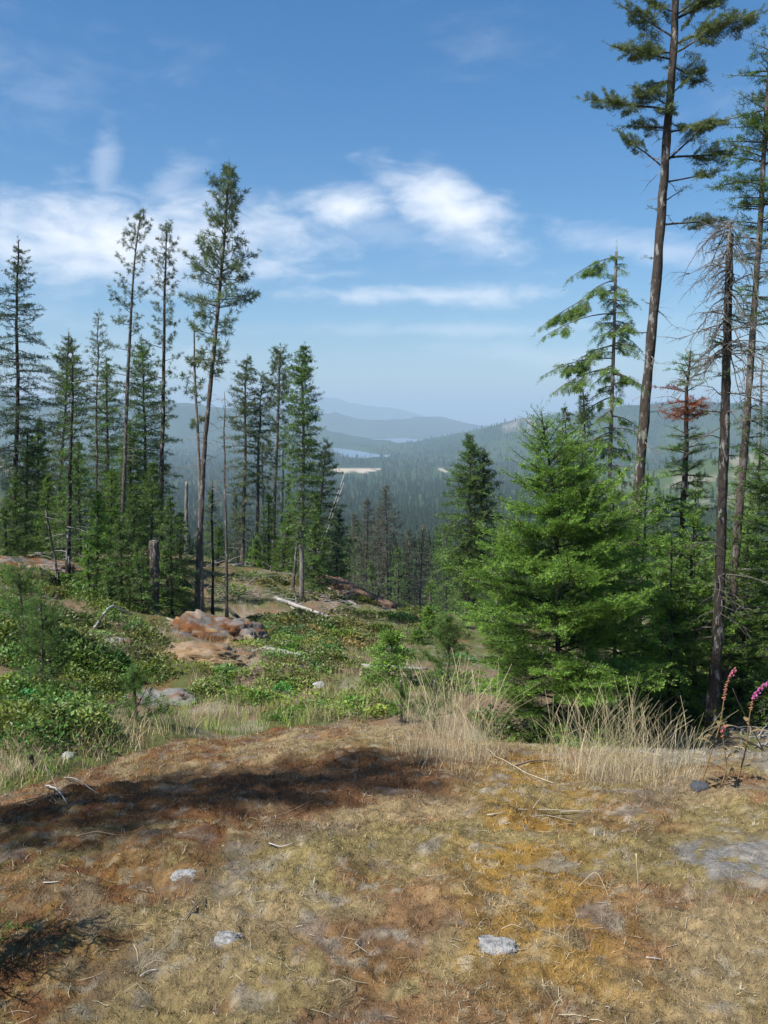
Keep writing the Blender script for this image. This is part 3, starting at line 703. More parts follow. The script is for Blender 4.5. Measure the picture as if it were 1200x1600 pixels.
# ---- young firs under the stand
YQ = dict(n=9, nl=.085, nw=.023, sp=.08, flat=.2, tw=.5, whorl=.22, nper=5, s0=.05, el=(-12, 32), tip=(1.25, 1.2, .9))
for i, (pxb, d, top, hw, c, lab) in enumerate((
        (152, 27, (150, 768), 34, GREEN_BRIGHT * .9, 'bright young fir right behind the slim dark-trunked fir'),
        (190, 25, (186, 815), 42, GREEN_FIR * .7, 'dark spreading young fir beside the thick broken trunk'),
        (222, 24.5, (214, 850), 44, GREEN_FIR, 'low wide young fir at the foot of the thick broken trunk'),
        (268, 25.5, (262, 775), 38, GREEN_FIR * .85, 'young fir filling the gap next to the scarred pine'),
        (128, 30, (122, 690), 34, GREEN_FIR * 1.0, 'slim young fir under the grey-green pointed fir'),
        (60, 36, (58, 655), 34, GREEN_FIR * 1.0, 'middling fir behind the ledge with a ragged lit top'),
        (282, 33, (283, 800), 30, GREEN_DARK * 1.1, 'dark low fir around the pale snapped-off stub'),
        (205, 38, (203, 660), 42, GREEN_FIR * 1.0, 'bright-sided fir behind the tall bare-trunked pine'),
        (440, 36, (452, 800), 30, GREEN_BRIGHT * .7, 'feathery young fir behind the slanting bare pole'),
        (398, 36, (400, 838), 32, GREEN_BRIGHT * .8, 'yellow-green young fir below the close pair'),
        (525, 40, (528, 800), 30, GREEN_DARK * 1.2, 'dark fir standing above the brown rock slab'),
        (12, 30, (6, 790), 30, GREEN_FIR * .9, 'bushy fir low on the slope under the drooping fir'),
        (76, 33, (74, 740), 32, GREEN_BRIGHT * .7, 'light young fir beside the thin leaning dead stem'),
        (172, 30, (176, 730), 34, GREEN_BRIGHT * .75, 'light green young fir under the tall bare-trunked pine'),
        (236, 31, (238, 720), 34, GREEN_FIR * .95, 'young fir behind the thick broken trunk'),
        (420, 37, (418, 770), 24, GREEN_FIR, 'narrow young fir under the sparse open pine'),
        (488, 33, (492, 770), 28, GREEN_FIR * 1.0, 'young fir at the back of the dense narrow spire'),
        (340, 34, (344, 820), 24, GREEN_FIR * .9, 'low fir behind the bare spiky dead pole'),
        (262, 27, (256, 850), 40, GREEN_BRIGHT * .8, 'bright low fir between the broken trunk and the scarred pine'),
        (206, 29, (210, 770), 42, GREEN_FIR * .8, 'dark bushy young fir behind the low wide one'),
        (140, 24.5, (136, 850), 38, GREEN_BRIGHT * .85, 'low bright fir in front of the slim dark-trunked fir'),
        (100, 31, (98, 760), 38, GREEN_FIR * .9, 'bushy fir behind the bleached bent dead branch'),
        (28, 31.5, (24, 740), 38, GREEN_FIR * .85, 'bushy fir at the trunk foot of the drooping fir'),
        (172, 24, (168, 880), 36, GREEN_FIR * 1.1, 'lowest young fir just above the snapped white pole'))):
    z0 = 0
    tree_px('young_fir', lab, pxb, d, top, ((960, hw * .9, hw * .9), (top[1] + 110, hw * .95, hw * .95), (top[1] + 50, hw * .55, hw * .55), (top[1] + 4, 3, 3)), dpx=5, seed=60 + i, col=c, dead=3, bark=BARK_DARK, **YQ)

# ---- the right-hand group, nearer
NQ = dict(n=15, nl=.038, nw=.0075, sp=.07, levels=2, tip=(1.35, 1.25, .9), flat=.3)
tree_px('young_fir', 'big bushy bright green young fir behind the dry grass', 872, 12, (846, 643),
        ((1150, 120, 130), (1090, 160, 150), (1020, 165, 165), (950, 178, 165), (900, 158, 150), (850, 120, 135), (800, 92, 118), (750, 72, 88), (710, 52, 64), (680, 34, 38), (655, 16, 16)),
        spine_px=((872, 1000), (870, 850), (862, 740), (850, 680)), dpx=12, seed=41, whorl=.20, nper=6, s0=.12, el=(2, 42), droop=.24, up=.22, tw=.40, fluff=.18, col=GREEN_BRIGHT, bark=BARK_DARK, trunk_top=.006, **{**NQ, 'n': 8, 'nl': .042, 'nw': .0125, 'flat': .55, 'sp': .076})

d = 17.0; xb = at(980, 900, d)[0]; zb = gz(xb, d) - .03
LB = lambda a, b, sd=0.0: limb_px(980, d, zb, xb, a, b, sd)
limbs = []
for (a, b, sd, s_) in (((1054, 60), (968, -8), .2, .15), ((1052, 92), (940, 84), -.3, .2), ((1050, 84), (990, 62), .6, .1), ((1046, 172), (914, 138), .2, .25), ((1045, 165), (975, 150), -.8, .1), ((1042, 200), (985, 176), .9, .1), ((1036, 262), (958, 196), -.1, .35),
                       ((1056, 70), (1205, 6), .1, .2), ((1055, 85), (1140, 40), -.6, .15), ((1052, 100), (1130, 110), .7, .1), ((1050, 150), (1092, 104), .3, .3), ((1046, 255), (1128, 172), .2, .4), ((1046, 205), (1140, 195), -.5, .2), ((1045, 246), (1180, 228), .1, .3),
                       ((1041, 285), (1132, 268), -.2, .45), ((1039, 352), (1150, 336), .2, .35), ((1040, 318), (1082, 286), .4, .6), ((1057, 20), (1000, -30), .5, .1), ((1057, 25), (1120, -20), -.4, .1), ((1057, 30), (1180, -40), .2, .15), ((1050, 125), (1010, 120), 1.2, .1),
                       ((1046, 190), (1075, 190), 1.6, .1), ((1046, 180), (1020, 186), -1.8, .1), ((1058, -20), (985, -60), .1, .1), ((1058, -20), (1130, -70), -.1, .1), ((1030, 330), (1016, 322), .5, .1), ((1022, 478), (1010, 470), .5, .1), ((1016, 520), (985, 518), .2, .3), ((1028, 405), (1012, 400), .5, .2)):
    z_, az_, L_, e_ = LB(a, b, sd); limbs.append((z_, az_, L_, e_, s_))
tree_px('fir_tree', 'tall fir with a long bare lichened trunk and sparse spreading limbs', 980, d, (1062, -150), (), spine_px=((985, 915), (994, 800), (1003, 700), (1014, 560), (1025, 450), (1034, 330), (1043, 200), (1052, 90)), dpx=18, seed=42,
        limbs=limbs, droop=.1, up=.06, tw=.38, keep=.8, col=np.array([.135, .175, .060]), bark=BARK * .7, sides=14, trunk_top=.05, dead=46, dead_len=.6, **{**NQ, 'n': 12, 'nl': .055, 'nw': .012, 'sp': .055, 'tip': (1.1, 1.05, .9)})

d = 14.5; xb = at(946, 900, d)[0]; zb = gz(xb, d) - .03
limbs = []
for (a, b, sd, s_) in (((962, 402), (893, 432), .2, .2), ((962, 438), (905, 470), -.6, .3), ((961, 452), (852, 505), .1, .3), ((960, 490), (850, 522), -.2, .65), ((960, 470), (985, 500), .4, .2), ((960, 520), (1000, 540), .3, .2), ((959, 560), (852, 580), .1, .25), ((958, 575), (862, 610), -.3, .4),
                       ((958, 540), (905, 560), .6, .2), ((957, 585), (1000, 600), .2, .2), ((957, 545), (990, 555), -.7, .2), ((956, 620), (910, 650), .3, .2), ((955, 650), (1000, 665), .3, .2), ((955, 640), (925, 660), -1, .2), ((953, 680), (900, 700), .3, .2), ((952, 700), (1000, 715), -.2, .2)):
    z_, az_, L_, e_ = LB(a, b, sd); limbs.append((z_, az_, L_, e_ + .28, s_, 1.0, 1.0, None, .34, .0))
LB = lambda a, b, sd=0.0: limb_px(946, d, zb, xb, a, b, sd)
tree_px('fir_tree', 'thin fir with lopsided arching branches hanging towards the valley', 946, d, (963, 393), ((900, 20, 28), (800, 32, 42), (720, 38, 42), (640, 34, 40), (560, 36, 44), (510, 28, 40), (470, 24, 32), (430, 18, 20), (400, 9, 9)), spine_px=((952, 760), (957, 600), (961, 480)), dpx=10, seed=43, limbs=limbs, whorl=.3, nper=5, patchy=.12,
        el=(-5, 15), droop=.35, up=.05, tw=.4, col=GREEN_FIR * 1.25, bark=BARK_PALE * .7, hang=.75, fluff=.4, dead=20, **{**NQ, 'nl': .05, 'nw': .010, 'sp': .05})

# twiggy dead-topped tree and its leaning neighbour
ed = []
rs = np.random.default_rng(5)
for q in range(66):
    ed.append((7.15 - 1.9 * rs.random() ** 1.1, math.pi + rs.normal() * .9 if q % 3 else rs.normal() * .9, .22 + .75 * rs.random() ** 1.4, .1 + .55 * rs.normal(), 8, .15 + .8 * rs.random(), .013))
for q in range(22):
    ed.append((1.2 + 4.6 * rs.random(), rs.random() * 6.28, .3 + .7 * rs.random(), .1 + .3 * rs.normal(), 4, .35, .010))
tree_px('dead_tree', 'dark rough trunk with a broken top and a tangle of drooping bare twigs', 1118, 12.5, (1141, 366), ((820, 10, 22), (700, 26, 30), (620, 30, 30), (540, 34, 30), (480, 20, 20)), spine_px=((1122, 1000), (1128, 800), (1133, 650), (1137, 500)), dpx=18, seed=44, whorl=.55, nper=3, patchy=.35, keep=.8,
        col=GREEN_DARK * 1.3, bark=BARK_DARK * 1.2, extra_dead=ed, dead_col=BARK_PALE * .55, broken=True, trunk_top=.045, sides=14, **{**NQ, 'nl': .045, 'nw': .009})
tree_px('fir_tree', 'slanting grey-trunked fir rising beside the dead-topped tree', 1128, 13.6, (1206, 40), ((900, 14, 26), (800, 24, 34), (640, 16, 34), (560, 40, 44), (500, 44, 50), (440, 30, 44), (380, 50, 56), (320, 64, 60), (260, 80, 70), (200, 66, 60), (140, 52, 50), (90, 34, 30), (45, 8, 8)),
        spine_px=((1136, 1040), (1150, 860), (1164, 690), (1176, 520), (1186, 380), (1196, 200)), dpx=15, seed=45, whorl=.33, nper=5, el=(-12, 28), droop=.2, keep=.85, col=GREEN_FIR * .85, bark=BARK * 1.15, dead=30, dead_len=.6, sides=12, **{**NQ, 'n': 11, 'nl': .05, 'nw': .011})
tree_px('fir_tree', 'fir with a patch of rust-red dead needles in mid crown', 1066, 16, (1076, 548), ((960, 60, 60), (860, 56, 60), (780, 50, 50), (720, 44, 46), (690, 40, 44), (640, 44, 42), (600, 38, 36), (560, 16, 16), (550, 4, 4)), dpx=14, seed=46, whorl=.30, el=(-10, 30),
        col=GREEN_FIR * 1.1, bark=BARK_DARK * 1.3, patch=(4.05 + .9, 4.55 + 1.05, (.27, .075, .022), .95), dead=16, **{**NQ, 'nl': .05, 'nw': .011, 'sp': .085})
tree_px('dead_tree', 'slim pale dead pole behind the slanting grey-trunked fir', 1176, 16, (1194, 560), (), dpx=8, seed=47, bark=BARK_PALE * .8, dead=10, broken=True)

UQ = {**NQ, 'n': 7, 'nl': .062, 'nw': .018, 'sp': .10}
for i, (pxb, d, top, hw, c, lab) in enumerate((
        (925, 15.5, (912, 690), 70, GREEN_BRIGHT * .95, 'light green fir pressed behind the big bushy one'),
        (1000, 14.2, (1008, 740), 84, GREEN_BRIGHT * 1.0, 'leafy young fir at the foot of the tall bare trunk'),
        (1052, 13.2, (1050, 830), 84, GREEN_FIR * 1.25, 'low dense young fir under the rust-patched fir'),
        (1180, 15.0, (1184, 700), 72, GREEN_BRIGHT * .95, 'bright young fir behind the slanting trunk'),
        (1092, 14.5, (1094, 760), 62, GREEN_FIR * 1.2, 'shaded young fir against the dark rough trunk'),
        (1215, 13.0, (1222, 560), 62, GREEN_FIR * .8, 'dark fir closing the group beyond the slanting trunk'),
        (790, 14.5, (772, 900), 52, GREEN_BRIGHT * .8, 'smaller young fir tucked against the big bushy one'),
        (968, 12.6, (958, 770), 96, GREEN_BRIGHT * 1.0, 'broad bright young fir leaning into the side of the big bushy one'),
        (1082, 13.4, (1078, 800), 88, GREEN_BRIGHT * .9, 'spreading bright young fir close beside the dark rough trunk'),
        (1165, 14.2, (1168, 800), 84, GREEN_BRIGHT * .9, 'spreading young fir behind the magenta foxglove'),
        (1150, 19.0, (1150, 740), 66, GREEN_FIR * 1.2, 'distant young fir seen between the two rough trunks'))):
    tree_px('young_fir', lab, pxb, d, top, ((1130, hw * .95, hw * .95), (top[1] + 190, hw, hw), (top[1] + 90, hw * .62, hw * .62), (top[1] + 6, 4, 4)), dpx=9, seed=80 + i, col=c, whorl=.27, nper=5, s0=.1, el=(-10, 32), droop=.18, bark=BARK_DARK, dead=5, trunk_top=.008, fluff=.18, **{**UQ, 'flat': .5})
for i, (pxb, d, top, hw, lab) in enumerate(((914, 24, (914, 608), 22, 'thin-topped fir peering over the big bushy fir'), (893, 25, (886, 640), 26, 'second thin fir just showing over the bushy crown'))):
    tree_px('fir_tree', lab, pxb, d, top, ((900, hw, hw), (top[1] + 80, hw, hw), (top[1] + 3, 3, 3)), dpx=6, seed=95 + i, col=GREEN_PINE * .8, keep=.8, **FARQ)

# ---- the twin fir and the trees down the slope
tree_px('fir_tree', 'twin fir with the taller pointed top in the dip of the clearing', 728, 36, (739, 682), ((930, 40, 26), (880, 46, 34), (820, 50, 36), (770, 42, 34), (725, 22, 22), (700, 12, 12), (684, 3, 3)), dpx=11, seed=51, whorl=.28, nper=6, col=GREEN_FIR * .95, bark=BARK, **FARQ)
tree_px('fir_tree', 'twin fir with the lower greyer top in the dip of the clearing', 741, 36.4, (755, 702), ((900, 20, 28), (840, 26, 40), (780, 26, 34), (740, 18, 20), (705, 3, 3)), dpx=10, seed=52, whorl=.3, nper=6, col=GREEN_PINE * .8, bark=BARK_DARK, **FARQ)
DQ = dict(n=8, nl=.13, nw=.03, sp=.14, whorl=.38, keep=.85)
BROWN = np.array([.120, .125, .085])
for i, (pxb, d, top, hw) in enumerate(((570, 58, (572, 778), 22), (604, 60, (605, 758), 26), (592, 64, (590, 790), 20), (640, 66, (641, 825), 20), (656, 62, (655, 822), 18), (668, 70, (668, 835), 18), (553, 66, (552, 800), 18))):
    tree_px('dead_tree', 'grey-brown dying conifer in the thin row below the brown rock slab', pxb, d, top, ((960, hw * .9, hw * .9), (top[1] + 80, hw * 1.2, hw * 1.2), (top[1] + 3, 3, 3)), group='dying conifers below the clearing', dpx=6, seed=100 + i, col=BROWN, bark=BARK * .9, dead=14, dead_len=1.2, **DQ)
for i, (pxb, d, top, hw, lab) in enumerate(((545, 50, (546, 835), 26, 'dark small fir under the dying conifers'), (620, 54, (622, 855), 24, 'round-topped green fir between the dying conifers'), (697, 50, (697, 820), 30, 'green fir at the side of the twin fir'),
                                            (672, 44, (672, 905), 24, 'bright young fir in the dip below the dying row'), (583, 52, (580, 875), 22, 'small green fir behind the end of the rock slab'), (775, 48, (778, 800), 32, 'fir half hidden by the big bushy fir and the twin fir'))):
    tree_px('fir_tree', lab, pxb, d, top, ((980, hw, hw), (top[1] + 60, hw * .8, hw * .8), (top[1] + 3, 3, 3)), dpx=6, seed=120 + i, col=(GREEN_FIR, GREEN_FIR, GREEN_FIR * 1.1, GREEN_BRIGHT, GREEN_FIR, GREEN_FIR)[i], **DQ)

# wood further down: copies of a few firs
rb = np.random.default_rng(77)
lib = []
for i in range(4):
    lib.append(make_conifer('fir_tree', 'dark fir in the wood that falls away towards the valley', 'firs in the falling wood', (0, 0, -500), 14.0, r0=.16, crown=((.8, 2.1, 2.1), (5, 2.0, 2.0), (10, 1.1, 1.1), (13.9, .1, .1)), seed=130 + i, col=(GREEN_FIR * .8, GREEN_DARK * 1.4, GREEN_PINE * .75, GREEN_FIR * .9)[i], whorl=.42, n=7, nl=.18, nw=.05, sp=.18))
spots = []
while len(spots) < 90:
    a = rb.uniform(-.44, .44); r = math.exp(rb.uniform(math.log(56), math.log(170)))
    x, y = r * math.sin(a), r * math.cos(a)
    if all((x - u) ** 2 + (y - v) ** 2 > 6 for u, v in spots): spots.append((x, y))
for i, (x, y) in enumerate(spots):
    src = lib[i % 4]; s = rb.uniform(.55, 1.0) * (1.0 if y > 75 else .7)
    loc = (x, y, gz(x, y) - .1)
    if i < 4:
        src.location = loc; src.rotation_euler[2] = rb.random() * 6.28; src.scale = (s, s, s)
    else: copy_thing(src, src['label'], loc, rb.random() * 6.28, s)

# ---- the forest of the valley floor: too many to count
src_col = bpy.data.collections.new('far_conifer_shapes')
for i in range(5):
    rr = np.random.default_rng(200 + i); sp_ = Soup()
    cc = np.array([.03, .055, .026]) * (.8 + .5 * rr.random()) * np.array([1 + .3 * rr.random(), 1, 1])
    for k in range(9):
        z0 = .08 + .1 * k; R = (.21 - .021 * k) * (.85 + .3 * rr.random()); m = 9
        th = np.arange(m) / m * 6.283 + rr.random() * 6; rad_ = R * (.65 + .6 * rr.random(m))
        ring = np.c_[np.cos(th) * rad_, np.sin(th) * rad_, z0 - .04 * rr.random(m)]
        apex = np.array([[0, 0, z0 + .20]])
        for j in range(m):
            mid = (ring[j] + ring[(j + 1) % m]) / 2 * np.array([.6, .6, 1]) + [0, 0, .02]
            sp_.tris(np.array([[ring[j], mid, apex[0]], [mid, ring[(j + 1) % m], apex[0]]]), cc * (.75 + .5 * rr.random()))
    V, F = tube([(0, 0, -.1), (0, 0, .5)], [.012, .008], 5); sp_.add(V, F, BARK)
    so = bpy.data.objects.new('conifer_shape', sp_.mesh('conifer_shape', M_WOODFAR)); src_col.objects.link(so)
nf = 34000
a = rb.uniform(-.50, .50, nf); r = np.exp(rb.uniform(math.log(150), math.log(6500), nf)); x = r * np.sin(a); y = r * np.cos(a)
n2 = fbm(x / 60, y / 60, 3, 115)
pit = np.maximum(1 - np.sqrt(((x + 118) / 112) ** 2 + ((y - 3300) / 420) ** 2), 1 - np.sqrt(((x - 222) / 40) ** 2 + ((y - 3220) / 280) ** 2)) + (n2 - .5) * .6
cut = hill(x, y, 780, 1500, 420, 560, 1) + hill(x, y, 1500, 1700, 500, 700, 1) + hill(x, y, -650, 1150, 220, 420, 1) + hill(x, y, -1200, 1500, 420, 600, 1)
keepf = (lake_mask(x, y) < -20) & (pit < 0) & ((cut < .3) | (rb.random(nf) < .12)) & (fbm(x / 220, y / 220, 3, 119) + .3 * rb.random(nf) > .42)
x, y = x[keepf], y[keepf]; z = ground(x, y)
pm = bpy.data.meshes.new('valley_forest'); pm.vertices.add(len(x)); pm.vertices.foreach_set('co', np.c_[x, y, z].astype(np.float32).ravel())
for nm, vals in (('size', (rb.uniform(11, 24, len(x)) * np.interp(np.hypot(x, y), [150, 500], [.75, 1])).astype(np.float32)), ('turn', rb.uniform(0, 6.28, len(x)).astype(np.float32))):
    at_ = pm.attributes.new(nm, 'FLOAT', 'POINT'); at_.data.foreach_set('value', vals)
fo = obj('valley_forest', pm); fo['kind'] = 'stuff'
tag(fo, 'dark conifer forest filling the valley floor as one mass', 'forest')
ng = bpy.data.node_groups.new('forest_points', 'GeometryNodeTree')
ng.interface.new_socket('Geometry', in_out='INPUT', socket_type='NodeSocketGeometry'); ng.interface.new_socket('Geometry', in_out='OUTPUT', socket_type='NodeSocketGeometry')
g = NT(ng)
gi = g.n('NodeGroupInput'); go = g.n('NodeGroupOutput')
m2p = g.n('GeometryNodeMeshToPoints', ins={'Mesh': gi.outputs[0]})
ci = g.n('GeometryNodeCollectionInfo'); ci.inputs[0].default_value = src_col; ci.inputs[1].default_value = True
a1 = g.n('GeometryNodeInputNamedAttribute', data_type='FLOAT'); a1.inputs[0].default_value = 'size'
a2 = g.n('GeometryNodeInputNamedAttribute', data_type='FLOAT'); a2.inputs[0].default_value = 'turn'
rot = g.n('ShaderNodeCombineXYZ', ins={2: a2.outputs[0]})
iop = g.n('GeometryNodeInstanceOnPoints', ins={'Points': m2p.outputs[0], 'Instance': ci.outputs[0], 'Rotation': rot.outputs[0], 'Scale': a1.outputs[0]})
iop.inputs['Pick Instance'].default_value = True
g.t.links.new(iop.outputs[0], go.inputs[0])
md = fo.modifiers.new('forest', 'NODES'); md.node_group = ng

# ------------------------------------------------------------------ rocks
def rock(name, label, cat, px, d, size, seed, colf, mat=M_ROCK, sink=.35, rz=0.0, tilt=(0, 0), loc=None, group=None, sub=5):
    """a weathered outcrop: noisy flattened dome, bedded into the ground"""
    import bmesh
    bm = bmesh.new(); bmesh.ops.create_icosphere(bm, subdivisions=sub, radius=1.0)
    V = np.array([v.co[:] for v in bm.verts]); F = np.array([[v.index for v in f.verts] for f in bm.faces]); bm.free()
    n = fbm(V[:, 0] * 1.3 + seed + V[:, 2], V[:, 1] * 1.3 - V[:, 2] * .7, 4, seed); n2 = fbm(V[:, 0] * 4 + V[:, 2] * 2, V[:, 1] * 4 + seed, 3, seed + 3)
    V = V * (1 + (n - .5) * .75 + (n2 - .5) * .25)[:, None]
    V = np.sign(V) * np.abs(V) ** .85
    cr = np.abs(2 * fbm(V[:, 0] * 3.1 + 7, V[:, 1] * 3.1 + V[:, 2] * 3, 4, seed + 8) - 1); n3_ = fbm(V[:, 0] * 9, V[:, 1] * 9 + V[:, 2] * 6, 3, seed + 9)
    V = V * (1 - .12 * (1 - sstep(cr, 0, .22)) + .14 * (n3_ - .5))[:, None]
    V = V * np.array(size)
    V[:, 2] += V[:, 0] * tilt[0] + V[:, 1] * tilt[1]
    x = at(px, 900, d)[0] if loc is None else loc[0]; y = d if loc is None else loc[1]
    o = obj(name, raw_mesh(name, V, F, mat, True, colf(V, n, n2)), None, (x, y, gz(x, y) - sink * size[2] + (0 if loc is None else loc[2])))
    o.rotation_euler[2] = rz
    return tag(o, label, cat, group)

def rc_rust(V, n, n2):
    kk = fbm(V[:, 0] * 5, V[:, 1] * 5 + V[:, 2] * 5, 4, 46)
    c = lerp(np.broadcast_to(GREY * .5, V.shape), RUST * .9, sstep(kk + .15 * V[:, 2] / max(V[:, 2].max(), .01), .50, .62))
    k = fbm(V[:, 0] * 3 + 4, V[:, 1] * 3 + V[:, 2] * 3, 4, 44)
    c = lerp(c, np.array([.36, .25, .13]), sstep(k, .54, .62) * .7)
    c = lerp(c, np.array([.06, .05, .045]), sstep(fbm(V[:, 0] * 7, V[:, 1] * 7 - V[:, 2] * 4, 3, 48), .6, .7) * .7)
    return lerp(c, GREY, sstep(n2, .58, .66) * .5)
def rc_grey(V, n, n2): return lerp(lerp(np.broadcast_to(GREY * .85, V.shape), RUST * 1.1, sstep(n2, .55, .66) * .8), GREY * .4, sstep(n, .58, .7) * .5)
def rc_dark(V, n, n2): return lerp(np.broadcast_to(np.array([.085, .062, .045]), V.shape), np.array([.20, .13, .085]), sstep(n2 + .5 * V[:, 2] / V[:, 2].max(), .5, .9))
def rc_pale(V, n, n2): return lerp(np.broadcast_to(np.array([.27, .265, .25]), V.shape), np.array([.44, .43, .41]), sstep(n2, .45, .6))

rock('rock_outcrop', 'rust-mossed grey rock hump at the foot of the scarred pine', 'rock', 348, 21.5, (1.25, 1.4, .85), 3, rc_rust, tilt=(-.12, -.1), sink=.25)
rock('rock_outcrop', 'dry tan shelf of rock below the rust-mossed hump', 'rock', 318, 17.5, (.95, 1.1, .34), 5, lambda V, n, n2: lerp(rc_rust(V, n, n2), np.array([.38, .26, .14]), np.full(len(V), .55)), tilt=(-.1, -.15))
rock('rock_outcrop', 'grey slab streaked with red moss behind the small dark pine', 'rock', 236, 14.2, (.72, 1.1, .36), 7, rc_grey, tilt=(0, -.18))
rock('rock_outcrop', 'mossy brown ledge under the drooping fir', 'rock', 52, 28, (1.7, 1.6, .55), 9, rc_rust, tilt=(-.1, -.12), sink=.3)
rock('boulder', 'small pale boulder half sunk in green undergrowth', 'boulder', 178, 17.2, (.34, .3, .22), 13, rc_grey, sub=3)
rock('rock_slab', 'long dark brown rock slab tilting down from the stand', 'rock', 566, 35, (1.75, 1.1, .42), 15, rc_dark, tilt=(-.42, 0), sink=.1, rz=-.15)
rock('rock_slab', 'bulging brown end block at the low end of the dark slab', 'rock', 603, 34.4, (.55, .6, .45), 17, rc_dark, tilt=(-.2, 0), sink=.1, sub=3)
rock('stone', 'pink-white stone at the edge of the green undergrowth', 'stone', 97, 8.0, (.06, .06, .06), 19, rc_pale, sink=-.2, sub=2)
rock('stone', 'white stone on the dirt patch below the clearing', 'stone', 497, 15.5, (.11, .1, .1), 21, rc_pale, sink=0, sub=2)
rock('stone', 'larger pinkish stone lying on bare soil past the rock lip', 'stone', 12, 7.2, (.10, .09, .07), 23, lambda V, n, n2: np.broadcast_to(np.array([.50, .33, .24]), V.shape), sink=-.1, sub=2)
for (px, py, sx, sy, sd, lab) in ((776, 1482, .085, .06, 25, 'largest whitish bare rock patch in the tan moss'), (356, 1467, .055, .04, 27, 'whitish rock patch set in dark dry moss'), (290, 1367, .055, .04, 29, 'small whitish rock patch above the bent grey twig')):
    x, y, ok = hit([px], [py]); rock('stone', lab, 'rock', 0, 0, (sx * .9, sy * .9, .018), sd, rc_pale, loc=(x[0], y[0], -.006), sink=0, sub=4)
x, y, ok = hit([1094], [1236]); rock('stone', 'small dark stone at the foot of the foxglove', 'stone', 0, 0, (.055, .04, .03), 31, lambda V, n, n2: np.broadcast_to(np.array([.10, .105, .115]), V.shape), loc=(x[0], y[0], .01), sink=0, sub=2)

# ------------------------------------------------------------------ logs and sticks
def stick(name, label, cat, pts, r0, r1, col, seed, mat=M_DEAD, sides=7, group=None, twigs=0, parent_at=None):
    rg = np.random.default_rng(seed); pts = np.asarray(pts, float); n = max(8, 3 * len(pts))
    s = np.r_[0, np.cumsum(np.linalg.norm(np.diff(pts, axis=0), axis=1))]; q = np.linspace(0, s[-1], n)
    P = np.stack([np.interp(q, s, pts[:, i]) for i in range(3)], 1)
    P[1:-1] = (P[:-2] + 2 * P[1:-1] + P[2:]) / 4
    P += np.cumsum(rg.normal(size=P.shape), 0) * s[-1] * .004
    c0 = P.mean(0).copy(); c0[2] = P[:, 2].min()
    sp_ = Soup(); V, F = tube(P - c0, np.linspace(r0, r1, n), sides, True, .12, rg); sp_.add(V, F, col)
    for k in range(twigs):
        i = rg.integers(1, n - 1); an = rg.random() * 6.28
        dead_twigs(sp_, (P - c0)[i], (math.cos(an), math.sin(an)), .4 + .3 * rg.normal(), s[-1] * (.12 + .15 * rg.random()), r1 * .7, rg, 2, .1, np.asarray(col), 0)
    return tag(obj(name, sp_.mesh(name, mat, True), None, c0), label, cat, group)

def on_ground(px, py, lift=0.0):
    x, y, ok = hit([px], [py]); return np.array([x[0], y[0], gz(x[0], y[0]) + lift])

for i, (a, b, r, tw_, lab) in enumerate((
        ((430, 938), (515, 968), .075, 3, 'white fallen log beside the foot of the dense narrow spire'),
        ((408, 1018), (488, 1027), .07, 0, 'grey log lying below the rust-mossed hump'),
        ((565, 1045), (668, 1050), .05, 2, 'pale fallen pole behind the small centre fir'),
        ((365, 890), (425, 884), .06, 4, 'bleached branchy log under the close pair of firs'),
        ((455, 950), (502, 978), .035, 0, 'thin grey pole lying beside the white fallen log'),
        ((55, 868), (98, 868), .07, 2, 'white log on top of the mossy brown ledge'),
        ((355, 950), (410, 992), .05, 0, 'dark charred pole slanting from the rust-mossed hump'),
        ((235, 958), (272, 975), .05, 2, 'pale log at the foot of the thick broken trunk'),
        ((690, 1046), (716, 1040), .03, 0, 'short pale stick by the small pine in the clearing'),
        ((505, 912), (560, 950), .05, 3, 'grey pole lying along the dark rock slab'),
        ((1140, 1100), (1210, 1112), .035, 0, 'white log lying behind the foxgloves'))):
    stick('fallen_log', lab, 'log', (on_ground(*a, r * .6), on_ground(*b, r * .6)), r, r * .6, np.array([.055, .05, .045]) if i == 6 else SILVER * (.8 if i in (0, 5) else .65), 300 + i, twigs=tw_)
# snapped pole bent over like a tent
p0 = on_ground(146, 985); p2 = on_ground(212, 970); pm_ = at(172, 944, (p0[1] + p2[1]) / 2)
stick('broken_pole', 'snapped white pole bent like a tent over the undergrowth', 'stick', (p0, pm_, p2), .03, .018, SILVER, 320)
# two bleached stubs slanting up against the valley
for k, (b, tpx) in enumerate((((512, 900), (537, 738)), ((514, 902), (535, 752)))):
    xq = at(479 + 3 * k, 900, 36.5)[0]; p0 = np.array([xq, 36.5 + .3 * k, gz(xq, 36.5)]); t1 = at(tpx[0], tpx[1], p0[1])
    stick('bleached_pole', ('longer', 'shorter')[k] + ' bleached pole slanting up against the valley forest', 'dead tree', (p0, t1), .022, .012, SILVER * 1.1, 330 + k)

